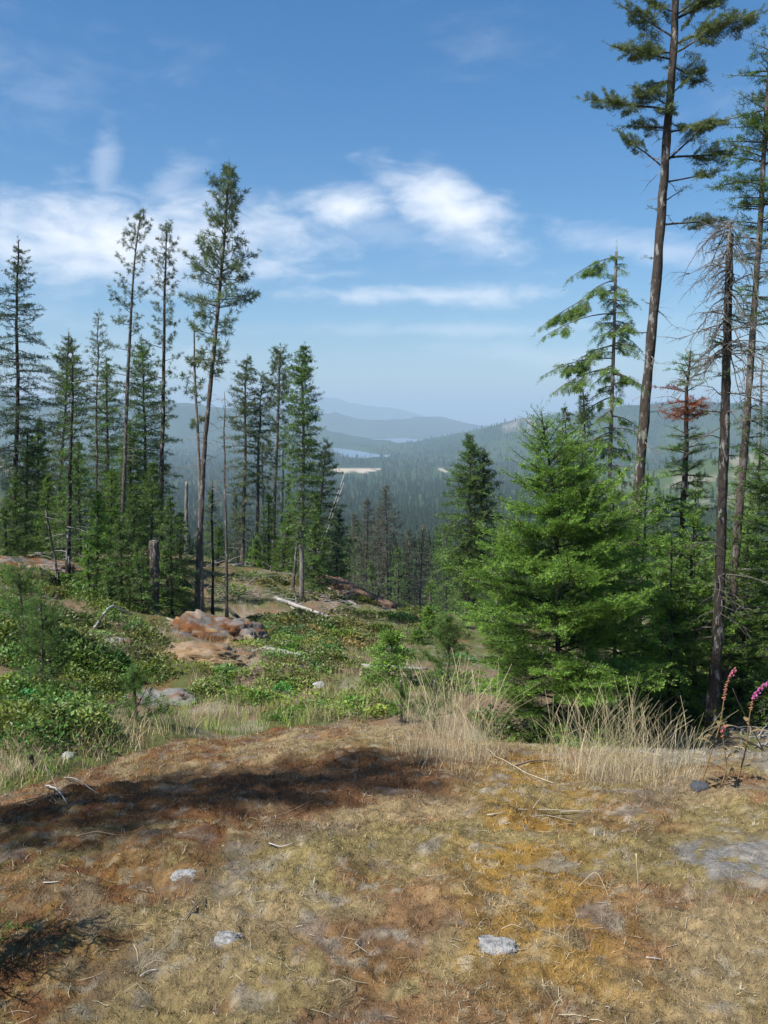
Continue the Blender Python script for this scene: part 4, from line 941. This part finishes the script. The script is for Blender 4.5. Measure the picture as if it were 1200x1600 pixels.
# ------------------------------------------------------------------ small pines and firs in the clearing
SQ = dict(style='pine', n=30, nl=.075, nw=.0065, sp=.06, whorl=.16, nper=4, s0=.1, el=(10, 60), droop=.02, up=.15, tw=.3, bark=BARK)
for i, (pxb, d, top, crown, c, kw, lab) in enumerate((
        (34, 15.5, (30, 893), ((962, 40, 30), (930, 40, 36), (905, 26, 24), (895, 6, 6)), GREEN_FIR * 1.1, {}, 'small bushy-headed pine on a bare white stem'),
        (62, 12.6, (62, 942), ((1060, 34, 34), (1020, 48, 48), (980, 32, 34), (950, 10, 10)), GREEN_FIR * .95, {}, 'fuzzy dark green young pine standing in the undergrowth'),
        (208, 9.6, (208, 1050), ((1125, 30, 44), (1100, 22, 30), (1075, 16, 16), (1055, 6, 6)), GREEN_FIR, {}, 'small upright pine in front of the red-streaked slab'),
        (147, 9.0, (145, 1110), ((1180, 22, 26), (1150, 22, 22), (1118, 6, 6)), GREEN_FIR * 1.1, {}, 'knee-high pine at the undergrowth edge'),
        (48, 7.6, (46, 1180), ((1235, 26, 26), (1210, 22, 22), (1186, 6, 6)), GREEN_BRIGHT * .9, {}, 'tiny pale pine among pink stones past the rock lip'),
        (702, 14.5, (700, 972), ((1080, 38, 38), (1040, 40, 40), (1000, 26, 26), (976, 6, 6)), GREEN_FIR * 1.05, {}, 'dark round young pine at the edge of the bushy fir'),
        (678, 11.0, (680, 1062), ((1120, 26, 26), (1100, 22, 22), (1070, 6, 6)), GREEN_FIR, {}, 'small dark pine just behind the dry grass'),
        (628, 11.8, (626, 1062), ((1110, 18, 16), (1085, 12, 12), (1066, 4, 4)), GREEN_BRIGHT * .8, {}, 'slim little pine beside the bright ferny shrub'))):
    tree_px('young_pine', lab, pxb, d, top, crown, dpx=4, seed=400 + i, col=c, **{**SQ, **kw})
for i, (pxb, d, top, hw, c, lab) in enumerate(((606, 16, (612, 982), 42, GREEN_BRIGHT * 1.0, 'bright little fir in the middle of the clearing'), (650, 24, (655, 980), 26, GREEN_BRIGHT * .8, 'little fir on the far side of the clearing'), (672, 27, (668, 945), 22, GREEN_BRIGHT * .9, 'lone light green fir below the twin fir'))):
    tree_px('young_fir', lab, pxb, d, top, ((1100, hw, hw), (top[1] + 40, hw * .8, hw * .8), (top[1] + 3, 3, 3)), dpx=4, seed=420 + i, col=c, **{**YQ, 'sp': .06, 'whorl': .15})

# fir sprig at the near corner and the tree outside the view whose shade falls on the rock
x, y = -1.37, 2.46
make_conifer('young_fir', 'small fresh green fir growing at the near edge of the rock', None, (x, y, gz(x, y) - .02), .54, r0=.010, crown=((.04, .16, .20), (.25, .16, .22), (.42, .12, .18), (.5, .06, .08)), seed=431, whorl=.07, nper=5, s0=.05, el=(5, 45), droop=.05, tw=.45, sp=.035, n=24, nl=.024, nw=.004, col=GREEN_BRIGHT * 1.1, trunk_top=.003)
tipg = np.array([.12, 4.95]); hS = 9.0
tS = tipg + SUN_H * hS / math.tan(SUN_EL)
make_conifer('fir_tree', 'fir outside the view that shades the mossy rock', None, (tS[0], tS[1], gz(*tS) - .05), 9.0 - gz(*tS) - .6, r0=.14, crown=((3.0, .5, .5), (6, .6, .6), (9, .45, .45), (10.6, .15, .15)), seed=440, whorl=.27, nper=5, n=12, nl=.08, nw=.022, sp=.075, keep=.85)

# ------------------------------------------------------------------ undergrowth, grass, moss, litter
rg = np.random.default_rng(99)
und = Soup()
def leaf_tris(Cn, Dn, size, rng):
    """folded leaves: two triangles each"""
    n = len(Cn); up3 = np.array([0, 0, 1.])
    side = unit(np.cross(Dn, up3 + .6 * rng.normal(size=(n, 3)))); nn = np.cross(side, Dn)
    L = (size * (.7 + .6 * rng.random(n)))[:, None]
    a = Cn; b = Cn + Dn * L; l = Cn + Dn * L * .45 + side * L * .32 + nn * L * .1; r_ = Cn + Dn * L * .45 - side * L * .32 + nn * L * .1
    return np.concatenate([np.stack([a, l, b], 1), np.stack([a, b, r_], 1)])
SALAL = np.array([.135, .215, .036]); OLV = np.array([.170, .200, .055]); LIME = np.array([.20, .31, .045])
regions = (  # px0, px1, py0, py1, bushes, radius, height, leaf, colour
    (-20, 150, 1085, 1165, 60, .30, .24, .055, SALAL), (-20, 250, 1040, 1120, 46, .34, .26, .058, SALAL * 1.05), (-20, 180, 940, 1050, 60, .5, .36, .075, SALAL * .85), (150, 260, 960, 1050, 26, .4, .28, .07, OLV),
    (300, 485, 1052, 1105, 46, .34, .26, .058, SALAL * 1.2), (370, 560, 935, 1010, 60, .5, .36, .085, OLV * .95), (480, 720, 975, 1040, 80, .42, .26, .07, OLV), (500, 740, 1030, 1080, 50, .3, .2, .06, SALAL * 1.1), (380, 520, 985, 1040, 34, .36, .24, .065, SALAL * 1.1), (540, 600, 1085, 1125, 12, .25, .25, .055, LIME),
    (420, 520, 1035, 1075, 16, .3, .18, .06, OLV), (560, 700, 940, 990, 30, .6, .4, .1, SALAL * .8), (120, 300, 930, 975, 30, .5, .4, .08, SALAL * .8), (380, 520, 1095, 1130, 20, .24, .14, .05, LIME * .8),
    (940, 1200, 1100, 1150, 40, .35, .3, .06, SALAL * .7), (760, 960, 1110, 1150, 26, .35, .3, .06, SALAL * .8), (1040, 1200, 1040, 1100, 30, .5, .4, .08, SALAL * .7), (340, 420, 900, 950, 20, .5, .3, .085, OLV), (60, 300, 895, 950, 60, .5, .3, .085, OLV * .9), (400, 560, 905, 945, 40, .5, .26, .085, OLV * .9), (0, 120, 900, 960, 30, .5, .3, .08, SALAL * .9))
for ri, (x0, x1, y0, y1, nb, R, Hh, ls, colr) in enumerate(regions):
    nb = int(nb * .8)
    x, y, ok = hit(rg.uniform(x0, x1, nb), rg.uniform(y0, y1, nb), lo=7.5)
    for bx, by in zip(x[ok], y[ok]):
        if fbm(np.array([bx * .45]), np.array([by * .45]), 2, 171)[0] < (.0 if ri < 2 else .30 if ri == 2 else .345): continue
        m = int(190 * (R / .4) ** 2 * (.065 / ls) ** 1.2); rr = R * (.6 + .7 * rg.random())
        a = rg.random(m) * 6.283; q = np.sqrt(rg.random(m)); px_ = bx + np.cos(a) * q * rr; py_ = by + np.sin(a) * q * rr
        top = Hh * (.35 + .75 * rg.random() ** 1.5) * (1 - q ** 2 * .8); zz = ground(px_, py_) + top * (.45 + .6 * rg.random(m)) + .01
        D = unit(np.c_[np.cos(a) * q + .7 * rg.normal(size=m), np.sin(a) * q + .7 * rg.normal(size=m), .25 + .5 * rg.random(m)])
        T = leaf_tris(np.c_[px_, py_, zz], D, ls, rg)
        cc = colr * (.55 + .7 * rg.random()) * np.array([1 + .22 * rg.normal(), 1, 1 + .2 * rg.normal()]) * (.7 + .6 * rg.random((m, 1)))
        und.tris(T, np.tile(cc, (2, 1)))
        k = 6; a = rg.random(k) * 6.28                                    # stems
        for aa in a:
            p = np.array([bx, by, gz(bx, by) - .03]); e = p + np.array([math.cos(aa) * rr * .7, math.sin(aa) * rr * .7, Hh * .8])
            w_ = unit(np.cross(e - p, np.array([.3, .2, 1.]))) * .005; und.tris(np.array([[p - w_, p + w_, e]]), BARK)
o = obj('undergrowth', und.mesh('undergrowth', M_LEAF)); o['kind'] = 'stuff'
tag(o, 'low leafy salal and huckleberry covering the clearing', 'undergrowth')

def blades(soup, base, n, spread, H, rng, col, w=.0028, lean=.35, seed_head=0.0, K=5):
    a = rng.random(n) * 6.283; q = np.sqrt(rng.random(n)) * spread
    p = np.c_[base[0] + np.cos(a) * q, base[1] + np.sin(a) * q]; z = ground(p[:, 0], p[:, 1]) - .01
    az = rng.random(n) * 6.283; ln = H * (.35 + .75 * rng.random(n)); le = lean * (.2 + 1.1 * rng.random(n)) * ln
    s = np.linspace(0, 1, K); h = np.c_[np.cos(az), np.sin(az)]; f = np.c_[-np.sin(az), np.cos(az)]
    P = np.empty((n, K, 3)); P[..., :2] = p[:, None] + h[:, None] * (le[:, None] * s ** 1.8)[..., None]
    P[..., 2] = z[:, None] + ln[:, None] * (s - .28 * s ** 3 * (le / np.maximum(ln, .01))[:, None])
    wv = w * (1 - .9 * s); 
    if seed_head: wv = wv + (s > .7) * w * 1.1 * seed_head
    wd = np.zeros((n, K, 3)); 
    fa = rng.random(n) * 6.283; wd[..., 0] = np.cos(fa)[:, None] * wv; wd[..., 1] = np.sin(fa)[:, None] * wv
    A = P - wd; B = P + wd; V = np.stack([A, B], 2).reshape(n, 2 * K, 3)
    i = np.arange(K - 1) * 2; F1 = np.stack([i, i + 1, i + 3, i + 2], -1)
    F = (F1[None] + (np.arange(n) * 2 * K)[:, None, None]).reshape(-1, 4)
    cc = col * (.7 + .55 * rng.random((n, 1))); cc = np.repeat(cc, 2 * K, 0)
    soup.add(V.reshape(-1, 3), F, cc)

STRAW = np.array([.62, .52, .32]); STRAW_G = np.array([.42, .42, .18]); STRAW_P = np.array([.66, .57, .42])
def tuft(name, label, x, y, n, spread, H, seed, group=None, col=STRAW, **kw):
    n = int(n * 1.1)
    rr = np.random.default_rng(seed); s_ = Soup(); blades(s_, (x, y), n, spread, H, rr, col, **kw)
    blades(s_, (x, y), n // 4, spread, H * .9, rr, STRAW_G, **kw)
    blades(s_, (x, y), n * 2, spread * 1.3, H * .45, rr, STRAW_P * np.array([1.0, .93, .84]), **{**kw, 'lean': 1.1, 'seed_head': 0})
    V = np.concatenate(s_.V); b = np.array([x, y, gz(x, y)]); s_.V = [V - b]; s_.F = [np.concatenate(s_.F)]; s_.C = [np.concatenate(s_.C)]
    return tag(obj(name, s_.mesh(name, M_STRAW), None, b), label, 'grass', group)
for i, (px, py, n, sp_, H) in enumerate(((655, 1180, 36, .14, .54), (690, 1178, 66, .17, .66), (725, 1182, 66, .17, .64), (755, 1180, 46, .16, .56), (700, 1200, 34, .18, .34))):
    x, y, ok = hit([px], [py]); tuft('dry_grass_tuft', ('sparse straw tuft at the rim of the shaded moss on the crest', 'full straw tuft next to the sparse one by the shaded moss', 'full straw tuft in front of the small dark pine', 'straw tuft at the open end of the crest row, facing the gap', 'low matted straw in front of the crest row')[i], x[0], y[0], n, sp_, H, 500 + i, 'dry grass on the crest', seed_head=.7, w=.0008, lean=.5)
for i, (px, py, n, sp_, H) in enumerate(((885, 1200, 40, .16, .44), (915, 1206, 56, .16, .52), (950, 1205, 60, .17, .56), (985, 1208, 62, .17, .54), (1020, 1210, 54, .17, .48), (1055, 1212, 40, .16, .40), (965, 1222, 46, .2, .32), (1030, 1226, 40, .2, .26), (905, 1222, 30, .18, .3))):
    x, y, ok = hit([px], [py]); tuft('dry_grass_tuft', ('tall straw tuft at the start of the long row, by the short grey stick', 'tall straw tuft next to the one by the short grey stick', 'tallest straw tuft under the middle of the bushy fir', 'thick straw tuft beside the tallest one', 'straw tuft behind the black arching stem', 'last straw tuft of the row, next to the foxgloves', 'matted low straw in front of the tallest tuft', 'matted low straw under the black arching stem', 'matted low straw beside the short grey stick')[i], x[0], y[0], n, sp_, H, 520 + i, 'tall dry grass below the bushy fir', seed_head=.7, w=.0008, lean=.5)
for i, (px, py, n, H, lab) in enumerate(((1097, 1415, 22, .13, 'small fan of pale dry grass near the bare grey rock'), (905, 1470, 16, .12, 'wispy dry grass growing out of the golden moss'), (960, 1450, 14, .10, 'short thin grass beside the golden moss strip'), (1055, 1545, 10, .10, 'sparse grass wisps on plain tan moss'),
                                         (855, 1590, 12, .09, 'dry grass wisps below the largest whitish rock patch'), (355, 1140, 40, .42, 'grey withered tuft on the crest behind the shaded moss'), (255, 1000, 60, .5, 'fawn grass tuft beside the rust-mossed hump'), (1165, 1400, 8, .16, 'few thin stems by the bare grey rock'), (235, 1530, 5, .2, 'lone thin dry stems on the rust-coloured moss'))):
    x, y, ok = hit([px], [py]); x, y = x[0], y[0]
    tuft('dry_grass_tuft', lab, x, y, n, .05 if i not in (5, 6) else .3, H, 540 + i, col=STRAW if i != 5 else STRAW * .6, w=.0005 if i not in (5, 6) else .0022, seed_head=.4 if i < 5 else 0, lean=.55)

# thin dry grass over the clearing: one mass
gsp = Soup()
for (x0, x1, y0, y1, nb, H, colr) in ((300, 620, 1030, 1130, 70, .28, STRAW * .8), (0, 300, 1130, 1180, 40, .25, STRAW), (480, 720, 1080, 1130, 50, .3, STRAW_G), (-10, 230, 1150, 1240, 150, .16, STRAW * .7), (-10, 200, 1160, 1240, 60, .14, LIME), (180, 560, 1090, 1150, 170, .22, STRAW_G * .8), (0, 300, 920, 1060, 110, .26, STRAW_G * .75), (300, 680, 900, 1050, 190, .26, STRAW_G * .75), (60, 600, 890, 1040, 120, .24, STRAW * .7), (480, 720, 1040, 1090, 60, .2, STRAW_G * .8), (250, 560, 1100, 1150, 60, .2, LIME * 1.2), (280, 420, 990, 1060, 26, .2, np.array([.46, .30, .13]))):
    x, y, ok = hit(rg.uniform(x0, x1, nb), rg.uniform(y0, y1, nb), lo=4.5)
    ok = ok & (mid_z(x, y) > rock_z(x, y) - .03)
    for bx, by in zip(x[ok], y[ok]): blades(gsp, (bx, by), 12, .16, H, rg, colr, w=.004, lean=.6, K=4)
o = obj('thin_grass', gsp.mesh('thin_grass', M_STRAW)); o['kind'] = 'stuff'; tag(o, 'thin dry grass scattered over the clearing', 'grass')

# moss and fine litter on the rock
nm = 260000
a = rg.uniform(-.56, .56, nm); r = np.exp(rg.uniform(math.log(1.75), math.log(8.8), nm)); x = r * np.sin(a); y = r * np.cos(a)
nn_ = fbm(x * 5.5, y * 5.5 + 3, 4, 79); dens = fbm(x * 9, y * 9, 3, 141)
kp = (nn_ + .1 * rg.normal(size=nm) < .68) & (np.hypot((x - 1.45) / .34, (y - 3.35) / .4) > .75) & (dens + .35 * rg.random(nm) > .5); x, y, r = x[kp], y[kp], r[kp]; m = len(x)
onr = mid_z(x, y) < rock_z(x, y) - .05; x, y, r = x[onr], y[onr], r[onr]; m = len(x)
z = ground(x, y); hgt = (.005 + .014 * rg.random(m) ** 3) * (.75 + .12 * r) * (.6 + fbm(x * 12, y * 12, 2, 151)); wd = .0005 + .00036 * r * (.5 + rg.random(m))
fa = rg.random(m) * 6.283; ln = rg.normal(size=(m, 2)) * .55
W = np.c_[np.cos(fa) * wd, np.sin(fa) * wd, np.zeros(m)]; Bp = np.c_[x, y, z - .002]; Tp = Bp + np.c_[ln[:, 0] * hgt, ln[:, 1] * hgt, hgt]
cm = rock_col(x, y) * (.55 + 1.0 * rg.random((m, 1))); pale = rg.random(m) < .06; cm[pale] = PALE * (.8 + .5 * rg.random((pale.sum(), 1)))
ms = Soup(); ms.tris(np.stack([Bp - W, Bp + W, Tp], 1), np.clip(cm, 0, .8))
o = obj('moss', ms.mesh('moss', M_FUZZ)); o['kind'] = 'stuff'; tag(o, 'dry tan, golden and rust moss carpeting the rock', 'moss')

lt = Soup()
nl_ = 2600; a = rg.uniform(-.5, .5, nl_); r = np.exp(rg.uniform(math.log(2.0), math.log(7.5), nl_))
for x, y in zip(r * np.sin(a), r * np.cos(a)):
    L = .010 + .075 * rg.random() ** 4; an = rg.random() * 6.28; e = np.array([math.cos(an), math.sin(an)]) * L / 2; b_ = np.array([-e[1], e[0]]) * rg.normal() * .4
    q = np.array([[x - e[0], y - e[1]], [x + b_[0], y + b_[1]], [x + e[0], y + e[1]]]); P = np.c_[q, ground(q[:, 0], q[:, 1]) + .006]
    V, F = tube(P, np.array([1, .9, .5]) * (.0006 + .0008 * rg.random()), 3, False); lt.add(V, F, (PALE * 1.1 if rg.random() < .55 else DULL * .7) * (.7 + .5 * rg.random()))
o = obj('needle_litter', lt.mesh('needle_litter', M_DEAD)); o['kind'] = 'stuff'; tag(o, 'scattered bits of twig and needle on the moss', 'litter')

gs2 = Soup(); nb_ = 420
a = rg.uniform(-.46, .46, nb_); r = np.exp(rg.uniform(math.log(2.1), math.log(6.0), nb_)); x = r * np.sin(a); y = r * np.cos(a)
pref = np.exp(-((x - .75 - .1 * (y - 3)) / .45) ** 2) + .25
for bx, by, p_ in zip(x, y, pref):
    if rg.random() < p_: blades(gs2, (bx, by), int(rg.integers(2, 7)), .03, .03 + .06 * rg.random(), rg, STRAW * (.75 + .4 * rg.random()), w=.0005, lean=.8, K=4)
o = obj('fine_grass', gs2.mesh('fine_grass', M_STRAW)); o['kind'] = 'stuff'; tag(o, 'fine short dry grass coming through the golden moss', 'grass')

# grey slash: fine brash lying under the stand
br = Soup()
for (x0, x1, y0, y1, nb, L) in ((380, 530, 885, 945, 120, .9), (300, 380, 860, 930, 40, .9), (60, 240, 870, 960, 60, .8), (500, 560, 930, 960, 30, .7), (1120, 1210, 1140, 1175, 30, .45), (1000, 1110, 1100, 1150, 24, .5), (0, 60, 930, 1000, 24, .6), (380, 520, 1000, 1080, 24, .5)):
    x, y, ok = hit(rg.uniform(x0, x1, nb), rg.uniform(y0, y1, nb), lo=6.5)
    for bx, by in zip(x[ok], y[ok]):
        an = rg.random() * 6.28
        dead_twigs(br, np.array([bx, by, gz(bx, by) + .02]), (math.cos(an), math.sin(an)), .15 + .2 * abs(rg.normal()), L * (.5 + .9 * rg.random()), .012, rg, 3, .2, SILVER * .75, 1)
o = obj('brash', br.mesh('brash', M_DEAD)); o['kind'] = 'stuff'; tag(o, 'grey dead brash lying among the trees and bushes', 'brash')

# single twigs on the rock
for i, (pts, r, c, lab) in enumerate((
        (((762, 1282), (820, 1272), (925, 1275)), .007, PALE * 1.1, 'long pale straight twig on rust moss below the dry grass'),
        (((790, 1290), (850, 1282), (905, 1287)), .004, PALE, 'thin twig lying just under the long pale twig'),
        (((800, 1200), (840, 1196), (872, 1192)), .012, DULL * 1.1, 'short grey stick between the two stands of dry grass'),
        (((760, 1175), (820, 1210), (868, 1232)), .004, STRAW_P, 'long straw stalk fallen across the moss in front of the grass'),
        (((410, 1285), (450, 1272), (486, 1265)), .004, DULL * 1.3, 'thin grey twig at the lower rim of the shaded moss'),
        (((288, 1440), (300, 1425), (320, 1414)), .005, DULL, 'bent grey twig between two whitish rock patches'),
        (((70, 1232), (95, 1245), (106, 1262)), .008, SILVER, 'forked bleached twig near the rock lip'),
        (((20, 1262), (60, 1250), (108, 1245)), .006, DULL * 1.4, 'grey branch lying along the rock lip'),
        (((100, 1216), (125, 1232), (150, 1250)), .005, SILVER * .8, 'curved twig crossing the forked bleached one'),
        (((120, 1318), (150, 1312), (184, 1311)), .005, DULL * 1.4, 'grey twig lying in dark shade on rust moss'),
        (((420, 1324), (440, 1328), (458, 1330)), .005, SILVER * .9, 'short white twig in the middle of the rock'),
        (((990, 1340), (994, 1368), (997, 1398)), .005, STRAW * .75, 'pale upright dead stalk stuck in tan moss'),
        (((904, 1390), (930, 1383), (950, 1402)), .002, STRAW * .75, 'arched straw stem over the golden moss'),
        (((68, 1384), (80, 1386), (92, 1385)), .005, SILVER, 'stubby white twig on rust-gold moss'),
        (((220, 1530), (234, 1528), (247, 1529)), .004, SILVER * 1.1, 'short white twig low on the rock'),
        (((1010, 1502), (1020, 1503), (1034, 1506)), .004, SILVER * 1.1, 'white twig on golden moss by the wispy grass'))):
    P = []
    for k, p in enumerate(pts):
        q = on_ground(*p, r * .8 + .004)
        if i == 11: q = on_ground(*pts[-1], -.01 + .075 * (2 - k)); q[0] -= .006 * (2 - k)
        if i == 12 and k == 1: q[2] += .05
        P.append(q)
    stick('dead_twig', lab, 'twig', P, r * .6, r * .3, np.clip(c, 0, .75), 600 + i, sides=5, twigs=2 if i in (0, 6, 7) else 0)
# dark woody stems by the foxgloves
for i, (pts, d, r, c, lab) in enumerate((
        (((962, 1176), (1005, 1172), (1030, 1188), (1044, 1218)), 6.2, .006, BARK_DARK, 'black arching stem bending out of the tall dry grass'),
        (((1208, 1190), (1185, 1165), (1150, 1148), (1120, 1165)), 5.9, .007, BARK_DARK, 'black crooked branch arching beside the foxgloves'),
        (((1200, 1178), (1172, 1130), (1155, 1100), (1146, 1080)), 6.4, .005, BARK_DARK, 'thin dark stem rising behind the foxgloves'),
        (((1000, 1188), (1050, 1184), (1100, 1194), (1150, 1212)), 5.6, .004, SILVER, 'white stem arching low over the straw'))):
    P = [at(a, b, d) for a, b in pts]; end = P[-1] if i in (0, 3) else P[0]; end[2] = gz(end[0], end[1]) - .01
    if i == 3: P[0][2] = gz(P[0][0], P[0][1]) + .01
    stick('bent_twig', lab, 'twig', P, r, r * .6, c, 640 + i, sides=6, mat=M_DEAD)

# ------------------------------------------------------------------ foxgloves
def foxglove(label, base_px, stem_px, spike_px, d, seed, bell_from, col_pod, col_bell, nb=34):
    rr = np.random.default_rng(seed)
    b = on_ground(*base_px); dd = b[1]
    P = [b - [0, 0, .03]] + [at(a, c, dd) for a, c in stem_px] + [at(a, c, dd) for a, c in spike_px]; P = np.array(P)
    s = np.r_[0, np.cumsum(np.linalg.norm(np.diff(P, axis=0), axis=1))]; q = np.linspace(0, s[-1], 24); S = np.stack([np.interp(q, s, P[:, i]) for i in range(3)], 1)
    for it in range(3): S[1:-1] = (S[:-2] + 2 * S[1:-1] + S[2:]) / 4
    rt = root('foxglove', label, 'flower', b)
    so = Soup(); V, F = tube(S - b, np.linspace(.0045, .0018, 24), 6); so.add(V, F, np.array([.20, .13, .06])); obj('stem', so.mesh('stem', M_DEAD, True), rt)
    f0 = s[1 + len(stem_px) - 1] / s[-1] if len(stem_px) else .6
    for k in range(nb):
        f = f0 + (1 - f0) * (k + .5) / nb; c0 = np.array([np.interp(f * s[-1], q, S[:, i]) for i in range(3)]) - b
        an = k * 2.4 + rr.normal() * .2; g = (k + .5) / nb
        bell = g > bell_from; L = (.019 if bell else .013) * (1.15 - .55 * g); R = (.006 if bell else .0045) * (1.1 - .5 * g)
        dr = unit(np.array([math.cos(an), math.sin(an), -.55 if bell else .5]))
        Pq = c0 + dr * np.linspace(0, L, 5)[:, None]; Pq[:, 2] -= (np.linspace(0, 1, 5) ** 2) * L * .25
        V, F = tube(Pq, np.array([.35, .8, .9, 1.0, 1.25] if bell else [.5, 1, .9, .5, .1]) * R, 7, not bell)
        s1 = Soup(); s1.add(V, F, (col_bell if bell else col_pod) * (.75 + .5 * rr.random())); obj('flower' if bell else 'seed_pod', s1.mesh('flower', M_PETAL, True), rt)
    for k in range(9):
        f = .06 + .06 * k; c0 = np.array([np.interp(f * s[-1], q, S[:, i]) for i in range(3)]) - b; an = rr.random() * 6.28
        e = c0 + np.array([math.cos(an), math.sin(an), .15]) * .10; w_ = np.array([-math.sin(an), math.cos(an), 0]) * .016; mdl = (c0 + e) / 2 + [0, 0, .015]
        s1 = Soup(); s1.add(np.array([c0, mdl - w_, mdl + w_, e]), np.array([[0, 1, 2], [1, 3, 2]]), np.array([.30, .22, .10])); obj('leaf', s1.mesh('leaf', M_LEAF), rt)
    return rt
PINK = np.array([.48, .14, .18]); MAG = np.array([.42, .09, .27]); POD = np.array([.36, .15, .09])
foxglove('nearly finished foxglove curving over, pods below a few pink bells', (1094, 1232), ((1110, 1180), (1126, 1130), (1131, 1094)), ((1134, 1072), (1141, 1052), (1150, 1042)), 5.6, 1, .72, POD * 1.2, PINK)
foxglove('foxglove with vivid magenta bells bending at its tip', (1150, 1222), ((1166, 1170), (1172, 1110)), ((1178, 1085), (1190, 1070), (1206, 1062)), 5.6, 2, .35, POD * 1.2, MAG)
foxglove('short foxglove stalk with a small pink tip', (1124, 1234), ((1136, 1200), (1130, 1155)), ((1128, 1144), (1132, 1130)), 5.6, 3, .5, POD, PINK * .8, 12)

# ------------------------------------------------------------------ haze
mh, t = new_mat('haze_air')
pv = t.n('ShaderNodeVolumePrincipled', ins={'Color': (.60, .81, 1.0, 1), 'Density': 1.0e-4, 'Anisotropy': 0.0})
t.n('ShaderNodeOutputMaterial', ins={'Volume': pv.outputs[0]})
hx, y0, y1, z0, z1 = 33500, -33500, 33500, FLOOR - 60, 640
V = [(sx * hx, yy, zz) for zz in (z0, z1) for sx, yy in ((-1, y0), (1, y0), (1, y1), (-1, y1))]
me = raw_mesh('haze', V, [(3, 2, 1, 0), (4, 5, 6, 7), (0, 1, 5, 4), (1, 2, 6, 5), (2, 3, 7, 6), (3, 0, 4, 7)], mh)
o = obj('haze', me); o['kind'] = 'stuff'; tag(o, 'pale blue haze filling the valley air', 'haze')
